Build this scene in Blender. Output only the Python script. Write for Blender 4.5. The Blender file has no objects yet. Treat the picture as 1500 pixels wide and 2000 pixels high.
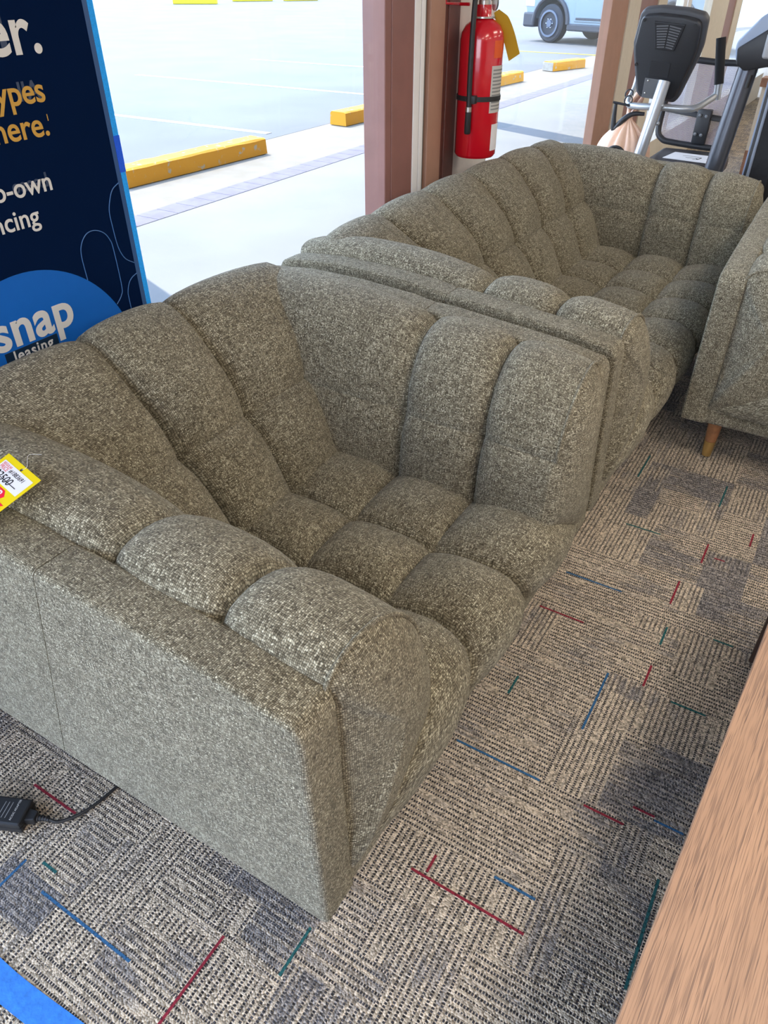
import bpy, bmesh, math, random
from mathutils import Vector, Matrix

random.seed(7)
C = bpy.context.scene.collection
PI = math.pi

# ------------------------------------------------------------------ camera, sky, sun, exposure
F_PX, NADIR, YAW, EYE = 1430.0, 1920.0, math.radians(31.2), 1.45
pitch = math.atan(F_PX / NADIR)
cam_d = bpy.data.cameras.new('camera')
cam = bpy.data.objects.new('camera', cam_d)
C.objects.link(cam)
cam_d.sensor_fit = 'HORIZONTAL'
cam_d.sensor_width = 36.0
cam_d.lens = 36.0 * F_PX / 1500.0
cam_d.clip_start = 0.02
cam.location = (0, 0, EYE)
cam.rotation_euler = (PI / 2 - pitch, 0, YAW)
sc = bpy.context.scene
sc.camera = cam
sc.view_settings.view_transform = 'Standard'
sc.view_settings.look = 'None'
sc.view_settings.gamma = 1.0
sc.view_settings.use_curve_mapping = False
sc.view_settings.exposure = 0.45
sc.cycles.max_bounces = 8
sc.cycles.diffuse_bounces = 4
sc.cycles.transparent_max_bounces = 12
sc.cycles.caustics_reflective = False
sc.cycles.caustics_refractive = False
sc.cycles.sample_clamp_indirect = 4.0

SKY_STRENGTH = 5.6
SUN_STRENGTH = 6.6
FILL_WATTS = 17.5

world = bpy.data.worlds.new('sky')
sc.world = world
world.use_nodes = True
wt = world.node_tree
wt.nodes.clear()
w_out = wt.nodes.new('ShaderNodeOutputWorld')
w_bg = wt.nodes.new('ShaderNodeBackground')
w_tc = wt.nodes.new('ShaderNodeTexCoord')
w_sep = wt.nodes.new('ShaderNodeSeparateXYZ')
w_rmp = wt.nodes.new('ShaderNodeValToRGB')
w_rmp.color_ramp.elements[0].position = 0.0
w_rmp.color_ramp.elements[0].color = (0.90, 0.98, 1.08, 1)
w_rmp.color_ramp.elements[1].position = 0.7
w_rmp.color_ramp.elements[1].color = (0.40, 0.66, 1.15, 1)
wt.links.new(w_tc.outputs['Generated'], w_sep.inputs[0])
wt.links.new(w_sep.outputs['Z'], w_rmp.inputs[0])
wt.links.new(w_rmp.outputs[0], w_bg.inputs[0])
w_bg.inputs[1].default_value = SKY_STRENGTH
wt.links.new(w_bg.outputs[0], w_out.inputs[0])

sun_d = bpy.data.lights.new('sun', 'SUN')
sun = bpy.data.objects.new('sun', sun_d)
C.objects.link(sun)
sun_d.energy = SUN_STRENGTH
sun_d.color = (1.0, 0.92, 0.78)
sun_d.angle = math.radians(0.6)
SUN_EL = math.radians(55)
sdir = Vector((0.93 * math.cos(SUN_EL), -0.37 * math.cos(SUN_EL), -math.sin(SUN_EL)))
sun.rotation_euler = sdir.to_track_quat('-Z', 'Y').to_euler()
sun.location = (-8, 4, 9)


# ------------------------------------------------------------------ helpers
def link(o, parent=None):
    C.objects.link(o)
    if parent is not None:
        o.parent = parent
    return o


def mesh_obj(name, me, mat, parent=None):
    o = bpy.data.objects.new(name, me)
    if mat is not None:
        for m in (mat if isinstance(mat, (list, tuple)) else [mat]):
            me.materials.append(m)
    return link(o, parent)


def smooth_mesh(me, angle=None):
    me.polygons.foreach_set('use_smooth', [True] * len(me.polygons))
    if angle is not None:
        me.set_sharp_from_angle(angle=angle)


def obj(name, bm, mat, parent=None, smooth=True, angle=0.6, uv=True):
    if uv:
        box_uv(bm)
    me = bpy.data.meshes.new(name)
    bm.normal_update()
    bm.to_mesh(me)
    bm.free()
    if smooth:
        smooth_mesh(me, angle)
    return mesh_obj(name, me, mat, parent)


def box_uv(bm):
    uv = bm.loops.layers.uv.verify()
    bm.normal_update()
    for f in bm.faces:
        n = f.normal
        ax = max(range(3), key=lambda i: abs(n[i]))
        a, b = [(1, 2), (0, 2), (0, 1)][ax]
        for l in f.loops:
            l[uv].uv = (l.vert.co[a], l.vert.co[b])


def thing(name, label, cat, loc=(0, 0, 0), rz=0.0, group=None):
    o = bpy.data.objects.new(name, None)
    o.empty_display_size = 0.05
    C.objects.link(o)
    o.location = loc
    o.rotation_euler = (0, 0, rz)
    return tag(o, label, cat, group)


def tag(o, label, cat, group=None, kind=None):
    if label:
        o['label'] = label
    if cat:
        o['category'] = cat
    if group:
        o['group'] = group
    if kind:
        o['kind'] = kind
    return o


def struct(o, label=None, cat=None):
    o['kind'] = 'structure'
    if label:
        o['label'] = label
    if cat:
        o['category'] = cat
    return o


def add_box(bm, lo, hi, bevel=0.0, seg=2, mtx=None):
    vs = [Vector((x, y, z)) for x in (lo[0], hi[0]) for y in (lo[1], hi[1]) for z in (lo[2], hi[2])]
    bv = [bm.verts.new(mtx @ v if mtx else v) for v in vs]
    q = [(0, 1, 3, 2), (4, 6, 7, 5), (0, 4, 5, 1), (2, 3, 7, 6), (0, 2, 6, 4), (1, 5, 7, 3)]
    fs = [bm.faces.new([bv[i] for i in f]) for f in q]
    if bevel > 0:
        es = list({e for f in fs for e in f.edges})
        bmesh.ops.bevel(bm, geom=es, offset=bevel, segments=seg, profile=0.5, affect='EDGES', clamp_overlap=True)
    return fs


def box(lo, hi, bevel=0.0, seg=2, mtx=None):
    bm = bmesh.new()
    add_box(bm, lo, hi, bevel, seg, mtx)
    return bm


def add_prism(bm, poly, axis, a, b, bevel=0.0, seg=2):
    """poly is a list of 2-D points in the plane normal to axis, extruded from a to b."""
    def P(p, t):
        if axis == 'x':
            return Vector((t, p[0], p[1]))
        if axis == 'y':
            return Vector((p[0], t, p[1]))
        return Vector((p[0], p[1], t))
    v0 = [bm.verts.new(P(p, a)) for p in poly]
    v1 = [bm.verts.new(P(p, b)) for p in poly]
    n = len(poly)
    fs = [bm.faces.new(v0), bm.faces.new(list(reversed(v1)))]
    for i in range(n):
        fs.append(bm.faces.new([v0[(i + 1) % n], v0[i], v1[i], v1[(i + 1) % n]]))
    bmesh.ops.recalc_face_normals(bm, faces=fs)
    if bevel > 0:
        es = list({e for f in fs for e in f.edges})
        bmesh.ops.bevel(bm, geom=es, offset=bevel, segments=seg, profile=0.5, affect='EDGES', clamp_overlap=True)
    return fs


def catmull(pts, n):
    out = []
    P = [Vector(p) for p in pts]
    for i in range(len(P) - 1):
        p0 = P[i - 1] if i > 0 else P[i] * 2 - P[i + 1]
        p1, p2 = P[i], P[i + 1]
        p3 = P[i + 2] if i + 2 < len(P) else P[i + 1] * 2 - P[i]
        for k in range(n):
            t = k / n
            out.append(0.5 * ((2 * p1) + (p2 - p0) * t + (2 * p0 - 5 * p1 + 4 * p2 - p3) * t * t + (3 * p1 - p0 - 3 * p2 + p3) * t ** 3))
    out.append(P[-1].copy())
    return out


def add_tube(bm, pts, r, seg=12, cap=True):
    pts = [Vector(p) for p in pts]
    rs = r if isinstance(r, (list, tuple)) else [r] * len(pts)
    up = Vector((0, 0, 1))
    rings = []
    prev = None
    for i, p in enumerate(pts):
        t = (pts[min(i + 1, len(pts) - 1)] - pts[max(i - 1, 0)]).normalized()
        if prev is None:
            a = up.cross(t)
            if a.length < 1e-3:
                a = Vector((1, 0, 0)).cross(t)
        else:
            a = prev - t * prev.dot(t)
        a.normalize()
        prev = a
        b = t.cross(a)
        rings.append([bm.verts.new(p + (a * math.cos(2 * PI * k / seg) + b * math.sin(2 * PI * k / seg)) * rs[i]) for k in range(seg)])
    for A, B in zip(rings, rings[1:]):
        for k in range(seg):
            bm.faces.new([A[k], A[(k + 1) % seg], B[(k + 1) % seg], B[k]])
    if cap:
        bm.faces.new(list(reversed(rings[0])))
        bm.faces.new(rings[-1])


def tube(pts, r, seg=12):
    bm = bmesh.new()
    add_tube(bm, pts, r, seg)
    return bm


def add_lathe(bm, prof, seg=32, center=(0, 0, 0), mtx=None, cap=True):
    rings = []
    c = Vector(center)
    for (r, z) in prof:
        ring = []
        for k in range(seg):
            v = Vector((r * math.cos(2 * PI * k / seg), r * math.sin(2 * PI * k / seg), z))
            if mtx:
                v = mtx @ v
            ring.append(bm.verts.new(v + c))
        rings.append(ring)
    for A, B in zip(rings, rings[1:]):
        for k in range(seg):
            bm.faces.new([A[k], A[(k + 1) % seg], B[(k + 1) % seg], B[k]])
    if cap:
        bm.faces.new(list(reversed(rings[0])))
        bm.faces.new(rings[-1])


def lathe(prof, seg=32, center=(0, 0, 0), mtx=None):
    bm = bmesh.new()
    add_lathe(bm, prof, seg, center, mtx)
    return bm


def text_obj(name, s, size, mat, parent, mtx, bold=0.0, align='LEFT', depth=0.0006, spacing=1.0):
    cu = bpy.data.curves.new('lettering', 'FONT')
    cu.body = s
    cu.size = size
    cu.align_x = align
    cu.offset = bold
    cu.extrude = depth
    cu.space_character = spacing
    cu.resolution_u = 6
    tmp = bpy.data.objects.new('lettering_source', cu)
    C.objects.link(tmp)
    dg = bpy.context.evaluated_depsgraph_get()
    me = bpy.data.meshes.new_from_object(tmp.evaluated_get(dg))
    bpy.data.objects.remove(tmp)
    me.transform(mtx)
    me.name = name
    me.materials.clear()
    return mesh_obj(name, me, mat, parent)


def dup(root, loc, rz, label):
    r = root.copy()
    C.objects.link(r)
    r.location = loc
    r.rotation_euler = (0, 0, rz)
    r['label'] = label
    for ch in list(root.children):
        c = ch.copy()
        C.objects.link(c)
        c.parent = r
        for g in ch.children:
            d = g.copy()
            C.objects.link(d)
            d.parent = c
    return r


# ------------------------------------------------------------------ materials
def new_mat(name):
    m = bpy.data.materials.new(name)
    m.use_nodes = True
    nt = m.node_tree
    return m, nt, nt.nodes['Principled BSDF']


def N(nt, kind, **kw):
    n = nt.nodes.new(kind)
    for k, v in kw.items():
        setattr(n, k, v)
    return n


def setin(n, name, v):
    n.inputs[name].default_value = v


def plain(name, col, rough=0.5, metal=0.0, spec=0.5, noise=0.0, nscale=30.0, bump=0.0, coat=0.0):
    m, nt, b = new_mat(name)
    setin(b, 'Base Color', (*col, 1))
    setin(b, 'Roughness', rough)
    setin(b, 'Metallic', metal)
    setin(b, 'Specular IOR Level', spec)
    setin(b, 'Coat Weight', coat)
    tc = N(nt, 'ShaderNodeTexCoord')
    nz = N(nt, 'ShaderNodeTexNoise')
    setin(nz, 'Scale', nscale)
    setin(nz, 'Detail', 4.0)
    nt.links.new(tc.outputs['Object'], nz.inputs['Vector'])
    k = max(noise, 0.02)
    mx = N(nt, 'ShaderNodeMix', data_type='RGBA', blend_type='MULTIPLY')
    setin(mx, 'Factor', 1.0)
    mx.inputs['A'].default_value = (*col, 1)
    rp = N(nt, 'ShaderNodeMapRange')
    setin(rp, 'From Min', 0.25)
    setin(rp, 'From Max', 0.75)
    setin(rp, 'To Min', 1 - k)
    setin(rp, 'To Max', 1 + k)
    nt.links.new(nz.outputs['Fac'], rp.inputs['Value'])
    nt.links.new(rp.outputs[0], mx.inputs['B'])
    nt.links.new(mx.outputs['Result'], b.inputs['Base Color'])
    if bump > 0:
        bp = N(nt, 'ShaderNodeBump')
        setin(bp, 'Strength', 1.0)
        setin(bp, 'Distance', bump)
        nt.links.new(nz.outputs['Fac'], bp.inputs['Height'])
        nt.links.new(bp.outputs[0], b.inputs['Normal'])
    return m


def ramp(nt, stops, interp='LINEAR'):
    r = N(nt, 'ShaderNodeValToRGB')
    cr = r.color_ramp
    cr.interpolation = interp
    while len(cr.elements) < len(stops):
        cr.elements.new(0.5)
    for e, (p, c) in zip(cr.elements, stops):
        e.position = p
        e.color = (*c, 1)
    return r


def math_node(nt, op, a, b=None, c=None):
    n = N(nt, 'ShaderNodeMath', operation=op)
    for i, v in enumerate((a, b, c)):
        if v is None:
            continue
        if isinstance(v, (int, float)):
            n.inputs[i].default_value = v
        else:
            nt.links.new(v, n.inputs[i])
    return n.outputs[0]


def make_fabric():
    """plain-weave tweed: warp and weft yarns cross in a checker, every yarn and every crossing has its own shade"""
    m, nt, b = new_mat('woven_tweed')
    uv = N(nt, 'ShaderNodeUVMap')
    wob = N(nt, 'ShaderNodeTexNoise')
    setin(wob, 'Scale', 40.0)
    setin(wob, 'Detail', 2.0)
    nt.links.new(uv.outputs[0], wob.inputs['Vector'])
    add = N(nt, 'ShaderNodeVectorMath', operation='MULTIPLY_ADD')
    nt.links.new(wob.outputs['Color'], add.inputs[0])
    add.inputs[1].default_value = (0.005, 0.005, 0)
    nt.links.new(uv.outputs[0], add.inputs[2])
    wob2 = N(nt, 'ShaderNodeTexNoise')
    setin(wob2, 'Scale', 190.0)
    setin(wob2, 'Detail', 1.0)
    nt.links.new(uv.outputs[0], wob2.inputs['Vector'])
    add2 = N(nt, 'ShaderNodeVectorMath', operation='MULTIPLY_ADD')
    nt.links.new(wob2.outputs['Color'], add2.inputs[0])
    add2.inputs[1].default_value = (0.0034, 0.0034, 0)
    nt.links.new(add.outputs[0], add2.inputs[2])
    sep = N(nt, 'ShaderNodeSeparateXYZ')
    nt.links.new(add2.outputs[0], sep.inputs[0])
    P = 0.0031
    U = math_node(nt, 'DIVIDE', sep.outputs['X'], P)
    V = math_node(nt, 'DIVIDE', sep.outputs['Y'], P * 0.82)
    iu, iv = math_node(nt, 'FLOOR', U), math_node(nt, 'FLOOR', V)
    fu = math_node(nt, 'SUBTRACT', math_node(nt, 'FRACT', U), 0.5)
    fv = math_node(nt, 'SUBTRACT', math_node(nt, 'FRACT', V), 0.5)
    par = math_node(nt, 'MODULO', math_node(nt, 'ABSOLUTE', math_node(nt, 'ADD', iu, iv)), 2.0)
    warp = math_node(nt, 'GREATER_THAN', par, 0.5)

    def wn2(x, y):
        c = N(nt, 'ShaderNodeCombineXYZ')
        for i, v in enumerate((x, y)):
            if isinstance(v, (int, float)):
                c.inputs[i].default_value = v
            else:
                nt.links.new(v, c.inputs[i])
        w = N(nt, 'ShaderNodeTexWhiteNoise', noise_dimensions='2D')
        nt.links.new(c.outputs[0], w.inputs['Vector'])
        return w.outputs['Value']
    # yarn shade changes every few crossings along each yarn
    wy = wn2(iu, math_node(nt, 'FLOOR', math_node(nt, 'DIVIDE', iv, 4.0)))
    fy = wn2(math_node(nt, 'FLOOR', math_node(nt, 'DIVIDE', iu, 4.0)), math_node(nt, 'ADD', iv, 311.0))
    yarn = math_node(nt, 'ADD', math_node(nt, 'MULTIPLY', wy, warp), math_node(nt, 'MULTIPLY', fy, math_node(nt, 'SUBTRACT', 1.0, warp)))
    cell = wn2(iu, iv)
    shade = math_node(nt, 'ADD', math_node(nt, 'MULTIPLY', yarn, 0.48), math_node(nt, 'MULTIPLY', cell, 0.52))
    r1 = ramp(nt, FABRIC_RAMP)
    nt.links.new(shade, r1.inputs[0])
    hu = math_node(nt, 'COSINE', math_node(nt, 'MULTIPLY', fu, PI * 0.92))
    hv = math_node(nt, 'COSINE', math_node(nt, 'MULTIPLY', fv, PI * 0.92))
    h = math_node(nt, 'POWER', math_node(nt, 'MULTIPLY', hu, hv), 0.7)
    gap = N(nt, 'ShaderNodeMapRange')
    setin(gap, 'From Min', 0.05)
    setin(gap, 'From Max', 0.80)
    setin(gap, 'To Min', 0.16)
    setin(gap, 'To Max', 1.28)
    nt.links.new(h, gap.inputs['Value'])
    big = N(nt, 'ShaderNodeTexNoise')
    setin(big, 'Scale', 9.0)
    setin(big, 'Detail', 3.0)
    nt.links.new(uv.outputs[0], big.inputs['Vector'])
    fac = math_node(nt, 'MULTIPLY', gap.outputs[0], math_node(nt, 'MULTIPLY_ADD', big.outputs['Fac'], 0.36, 0.82))
    mx = N(nt, 'ShaderNodeMix', data_type='RGBA', blend_type='MULTIPLY')
    setin(mx, 'Factor', 1.0)
    nt.links.new(r1.outputs[0], mx.inputs['A'])
    cmb = N(nt, 'ShaderNodeCombineColor')
    for i in range(3):
        nt.links.new(fac, cmb.inputs[i])
    nt.links.new(cmb.outputs[0], mx.inputs['B'])
    nt.links.new(mx.outputs['Result'], b.inputs['Base Color'])
    setin(b, 'Roughness', 0.95)
    setin(b, 'Specular IOR Level', 0.15)
    setin(b, 'Sheen Weight', 0.16)
    setin(b, 'Sheen Roughness', 0.5)
    setin(b, 'Sheen Tint', (0.95, 0.95, 0.9, 1))
    bp = N(nt, 'ShaderNodeBump')
    setin(bp, 'Strength', 0.8)
    setin(bp, 'Distance', 0.0013)
    nt.links.new(h, bp.inputs['Height'])
    nt.links.new(bp.outputs[0], b.inputs['Normal'])
    return m


def make_carpet():
    m, nt, b = new_mat('carpet_tiles')
    uv = N(nt, 'ShaderNodeUVMap')
    at = N(nt, 'ShaderNodeAttribute', attribute_name='tone')
    sep = N(nt, 'ShaderNodeSeparateXYZ')
    nt.links.new(uv.outputs[0], sep.inputs[0])
    u, v = sep.outputs['X'], sep.outputs['Y']
    ROW = 0.0124
    vv = math_node(nt, 'DIVIDE', v, ROW)
    row = math_node(nt, 'FLOOR', vv)
    isdark = math_node(nt, 'GREATER_THAN', math_node(nt, 'FRACT', vv), 0.58)
    # dashes in the dark rows, shifted per row
    wn = N(nt, 'ShaderNodeTexWhiteNoise', noise_dimensions='1D')
    nt.links.new(row, wn.inputs['W'])
    uu = math_node(nt, 'ADD', math_node(nt, 'DIVIDE', u, 0.0058), wn.outputs['Value'])
    dash = math_node(nt, 'LESS_THAN', math_node(nt, 'FRACT', uu), 0.66)
    darkf = math_node(nt, 'MULTIPLY', isdark, dash)
    # loops
    vo = N(nt, 'ShaderNodeTexVoronoi', voronoi_dimensions='2D')
    setin(vo, 'Scale', 255.0)
    setin(vo, 'Randomness', 0.8)
    nt.links.new(uv.outputs[0], vo.inputs['Vector'])
    sp = N(nt, 'ShaderNodeSeparateColor')
    nt.links.new(vo.outputs['Color'], sp.inputs[0])
    # tone: from face attribute plus drifting streaks along the rows
    geo = N(nt, 'ShaderNodeNewGeometry')
    nz = N(nt, 'ShaderNodeTexNoise')
    setin(nz, 'Scale', 7.0)
    setin(nz, 'Detail', 3.0)
    nt.links.new(geo.outputs['Position'], nz.inputs['Vector'])
    mp = N(nt, 'ShaderNodeMapping')
    setin(mp, 'Scale', (8.0, 90.0, 1.0))
    nt.links.new(uv.outputs[0], mp.inputs['Vector'])
    nz2 = N(nt, 'ShaderNodeTexNoise')
    setin(nz2, 'Scale', 1.0)
    setin(nz2, 'Detail', 1.0)
    nt.links.new(mp.outputs[0], nz2.inputs['Vector'])
    tsep = N(nt, 'ShaderNodeSeparateColor')
    nt.links.new(at.outputs['Color'], tsep.inputs[0])
    t = math_node(nt, 'ADD', tsep.outputs[0], math_node(nt, 'MULTIPLY', math_node(nt, 'SUBTRACT', nz.outputs['Fac'], 0.5), 1.3))
    t = math_node(nt, 'ADD', t, math_node(nt, 'MULTIPLY', math_node(nt, 'SUBTRACT', nz2.outputs['Fac'], 0.5), 1.1))
    tr = N(nt, 'ShaderNodeMapRange', interpolation_type='SMOOTHSTEP')
    setin(tr, 'From Min', 0.25)
    setin(tr, 'From Max', 0.75)
    nt.links.new(t, tr.inputs['Value'])
    lightc = N(nt, 'ShaderNodeMix', data_type='RGBA')
    lightc.inputs['A'].default_value = (0.52, 0.43, 0.325, 1)
    lightc.inputs['B'].default_value = (0.31, 0.275, 0.245, 1)
    nt.links.new(tr.outputs[0], lightc.inputs['Factor'])
    darkc = N(nt, 'ShaderNodeMix', data_type='RGBA')
    darkc.inputs['A'].default_value = (0.060, 0.055, 0.058, 1)
    darkc.inputs['B'].default_value = (0.095, 0.092, 0.10, 1)
    nt.links.new(tr.outputs[0], darkc.inputs['Factor'])
    # some rows run pale for a stretch; in the grey patches dark loops are strewn over every row
    pale = math_node(nt, 'LESS_THAN', nz2.outputs['Fac'], 0.60)
    darkf = math_node(nt, 'MULTIPLY', darkf, pale)
    strewn = math_node(nt, 'MULTIPLY', math_node(nt, 'GREATER_THAN', sp.outputs[1], 0.55), tr.outputs[0])
    darkf = math_node(nt, 'MAXIMUM', darkf, math_node(nt, 'MULTIPLY', strewn, 0.55))
    base = N(nt, 'ShaderNodeMix', data_type='RGBA')
    nt.links.new(darkf, base.inputs['Factor'])
    nt.links.new(lightc.outputs['Result'], base.inputs['A'])
    nt.links.new(darkc.outputs['Result'], base.inputs['B'])
    mr = N(nt, 'ShaderNodeMapRange')
    setin(mr, 'To Min', 0.42)
    setin(mr, 'To Max', 1.55)
    nt.links.new(sp.outputs[0], mr.inputs['Value'])
    cmb = N(nt, 'ShaderNodeCombineColor')
    for i in range(3):
        nt.links.new(mr.outputs[0], cmb.inputs[i])
    mx = N(nt, 'ShaderNodeMix', data_type='RGBA', blend_type='MULTIPLY')
    setin(mx, 'Factor', 1.0)
    nt.links.new(base.outputs['Result'], mx.inputs['A'])
    nt.links.new(cmb.outputs[0], mx.inputs['B'])
    nt.links.new(mx.outputs['Result'], b.inputs['Base Color'])
    setin(b, 'Roughness', 1.0)
    setin(b, 'Specular IOR Level', 0.1)
    bp = N(nt, 'ShaderNodeBump', invert=True)
    setin(bp, 'Strength', 0.8)
    setin(bp, 'Distance', 0.003)
    nt.links.new(vo.outputs['Distance'], bp.inputs['Height'])
    nt.links.new(bp.outputs[0], b.inputs['Normal'])
    return m


def make_yarn(name, col):
    m, nt, b = new_mat(name)
    uv = N(nt, 'ShaderNodeUVMap')
    vo = N(nt, 'ShaderNodeTexVoronoi', voronoi_dimensions='2D')
    setin(vo, 'Scale', 240.0)
    nt.links.new(uv.outputs[0], vo.inputs['Vector'])
    r = ramp(nt, [(0.0, col), (0.55, tuple(c * 0.75 for c in col)), (0.8, tuple(c * 0.3 for c in col))])
    nt.links.new(vo.outputs['Distance'], r.inputs[0])
    nt.links.new(r.outputs[0], b.inputs['Base Color'])
    setin(b, 'Roughness', 1.0)
    return m


def make_oak():
    """flat-sawn oak: warm bands, cathedral figure and dense dark pores running along the board"""
    m, nt, b = new_mat('oak_veneer')
    tc = N(nt, 'ShaderNodeTexCoord')

    def noise(scale, detail=2.0, dist=0.0):
        mp = N(nt, 'ShaderNodeMapping')
        setin(mp, 'Scale', scale)
        nt.links.new(tc.outputs['Object'], mp.inputs['Vector'])
        nz = N(nt, 'ShaderNodeTexNoise')
        setin(nz, 'Scale', 1.0)
        setin(nz, 'Detail', detail)
        setin(nz, 'Distortion', dist)
        nt.links.new(mp.outputs[0], nz.inputs['Vector'])
        return nz.outputs['Fac']
    band = noise((9.0, 0.8, 1.0), 3.0, 0.6)
    r = ramp(nt, [(0.30, (0.53, 0.31, 0.185)), (0.52, (0.45, 0.262, 0.158)), (0.72, (0.35, 0.205, 0.130))])
    nt.links.new(band, r.inputs[0])
    # cathedral figure: contour rings of a stretched field
    field = noise((7.0, 0.55, 1.0), 1.0, 0.3)
    ring = math_node(nt, 'FRACT', math_node(nt, 'MULTIPLY', field, 34.0))
    ringf = math_node(nt, 'POWER', ring, 3.0)
    pore = noise((760.0, 16.0, 1.0), 1.0)
    pr = N(nt, 'ShaderNodeMapRange')
    setin(pr, 'From Min', 0.47)
    setin(pr, 'From Max', 0.60)
    nt.links.new(pore, pr.inputs['Value'])
    pf = math_node(nt, 'MULTIPLY', pr.outputs[0], math_node(nt, 'MULTIPLY_ADD', ringf, 0.5, 0.5))
    mx = N(nt, 'ShaderNodeMix', data_type='RGBA')
    mx.inputs['B'].default_value = (0.185, 0.110, 0.078, 1)
    nt.links.new(pf, mx.inputs['Factor'])
    nt.links.new(r.outputs[0], mx.inputs['A'])
    nt.links.new(mx.outputs['Result'], b.inputs['Base Color'])
    setin(b, 'Roughness', 0.45)
    setin(b, 'Specular IOR Level', 0.35)
    bp = N(nt, 'ShaderNodeBump', invert=True)
    setin(bp, 'Strength', 0.35)
    setin(bp, 'Distance', 0.0008)
    nt.links.new(pf, bp.inputs['Height'])
    nt.links.new(bp.outputs[0], b.inputs['Normal'])
    return m


def make_glass():
    m = bpy.data.materials.new('window_glass')
    m.use_nodes = True
    nt = m.node_tree
    nt.nodes.clear()
    o = N(nt, 'ShaderNodeOutputMaterial')
    tr = N(nt, 'ShaderNodeBsdfTransparent')
    setin(tr, 'Color', (0.97, 0.985, 0.98, 1))
    gl = N(nt, 'ShaderNodeBsdfGlossy')
    setin(gl, 'Roughness', 0.02)
    lw = N(nt, 'ShaderNodeLayerWeight')
    fr = math_node(nt, 'MULTIPLY_ADD', math_node(nt, 'POWER', lw.outputs['Facing'], 5.0), 0.6, 0.02)
    mx = N(nt, 'ShaderNodeMixShader')
    nt.links.new(fr, mx.inputs[0])
    nt.links.new(tr.outputs[0], mx.inputs[1])
    nt.links.new(gl.outputs[0], mx.inputs[2])
    nt.links.new(mx.outputs[0], o.inputs[0])
    return m


def make_mesh_cloth():
    """open mesh fabric of the exercise bike's backrest"""
    m = bpy.data.materials.new('backrest_mesh')
    m.use_nodes = True
    nt = m.node_tree
    b = nt.nodes['Principled BSDF']
    setin(b, 'Base Color', (0.30, 0.27, 0.34, 1))
    setin(b, 'Roughness', 0.6)
    out = [n for n in nt.nodes if n.type == 'OUTPUT_MATERIAL'][0]
    tr = N(nt, 'ShaderNodeBsdfTransparent')
    uv = N(nt, 'ShaderNodeUVMap')
    vo = N(nt, 'ShaderNodeTexVoronoi', voronoi_dimensions='2D')
    setin(vo, 'Scale', 190.0)
    setin(vo, 'Randomness', 0.0)
    nt.links.new(uv.outputs[0], vo.inputs['Vector'])
    hole = math_node(nt, 'LESS_THAN', vo.outputs['Distance'], 0.34)
    mx = N(nt, 'ShaderNodeMixShader')
    nt.links.new(hole, mx.inputs[0])
    nt.links.new(b.outputs[0], mx.inputs[1])
    nt.links.new(tr.outputs[0], mx.inputs[2])
    nt.links.new(mx.outputs[0], out.inputs[0])
    return m


def make_ground(name, col, col2, scale, cracks=0.0, crack_col=(0.12, 0.12, 0.13)):
    m, nt, b = new_mat(name)
    geo = N(nt, 'ShaderNodeNewGeometry')
    nz = N(nt, 'ShaderNodeTexNoise')
    setin(nz, 'Scale', scale)
    setin(nz, 'Detail', 6.0)
    nt.links.new(geo.outputs['Position'], nz.inputs['Vector'])
    r = ramp(nt, [(0.35, col), (0.7, col2)])
    nt.links.new(nz.outputs['Fac'], r.inputs[0])
    last = r.outputs[0]
    if cracks > 0:
        wob = N(nt, 'ShaderNodeTexNoise')
        setin(wob, 'Scale', 0.9)
        setin(wob, 'Detail', 4.0)
        nt.links.new(geo.outputs['Position'], wob.inputs['Vector'])
        ad = N(nt, 'ShaderNodeVectorMath', operation='MULTIPLY_ADD')
        ad.inputs[1].default_value = (1.2, 1.2, 0)
        nt.links.new(wob.outputs['Color'], ad.inputs[0])
        nt.links.new(geo.outputs['Position'], ad.inputs[2])
        vo = N(nt, 'ShaderNodeTexVoronoi', voronoi_dimensions='2D', feature='DISTANCE_TO_EDGE')
        setin(vo, 'Scale', 0.22)
        nt.links.new(ad.outputs[0], vo.inputs['Vector'])
        n2 = N(nt, 'ShaderNodeTexNoise')
        setin(n2, 'Scale', 0.5)
        nt.links.new(geo.outputs['Position'], n2.inputs['Vector'])
        ck = math_node(nt, 'LESS_THAN', vo.outputs['Distance'], math_node(nt, 'MULTIPLY', n2.outputs['Fac'], cracks))
        gate = math_node(nt, 'MULTIPLY', ck, math_node(nt, 'MULTIPLY', math_node(nt, 'GREATER_THAN', n2.outputs['Fac'], 0.47), 0.7))
        mx = N(nt, 'ShaderNodeMix', data_type='RGBA')
        mx.inputs['B'].default_value = (*crack_col, 1)
        nt.links.new(gate, mx.inputs['Factor'])
        nt.links.new(last, mx.inputs['A'])
        last = mx.outputs['Result']
    nt.links.new(last, b.inputs['Base Color'])
    setin(b, 'Roughness', 0.95)
    setin(b, 'Specular IOR Level', 0.2)
    return m


def make_stop_paint():
    m, nt, b = new_mat('yellow_kerb_paint')
    tc = N(nt, 'ShaderNodeTexCoord')
    nz = N(nt, 'ShaderNodeTexNoise')
    setin(nz, 'Scale', 14.0)
    setin(nz, 'Detail', 6.0)
    nt.links.new(tc.outputs['Object'], nz.inputs['Vector'])
    r = ramp(nt, [(0.0, (0.56, 0.255, 0.013)), (0.62, (0.56, 0.255, 0.013)), (0.70, (0.38, 0.33, 0.24))])
    nt.links.new(nz.outputs['Fac'], r.inputs[0])
    nt.links.new(r.outputs[0], b.inputs['Base Color'])
    setin(b, 'Roughness', 0.9)
    return m


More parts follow.
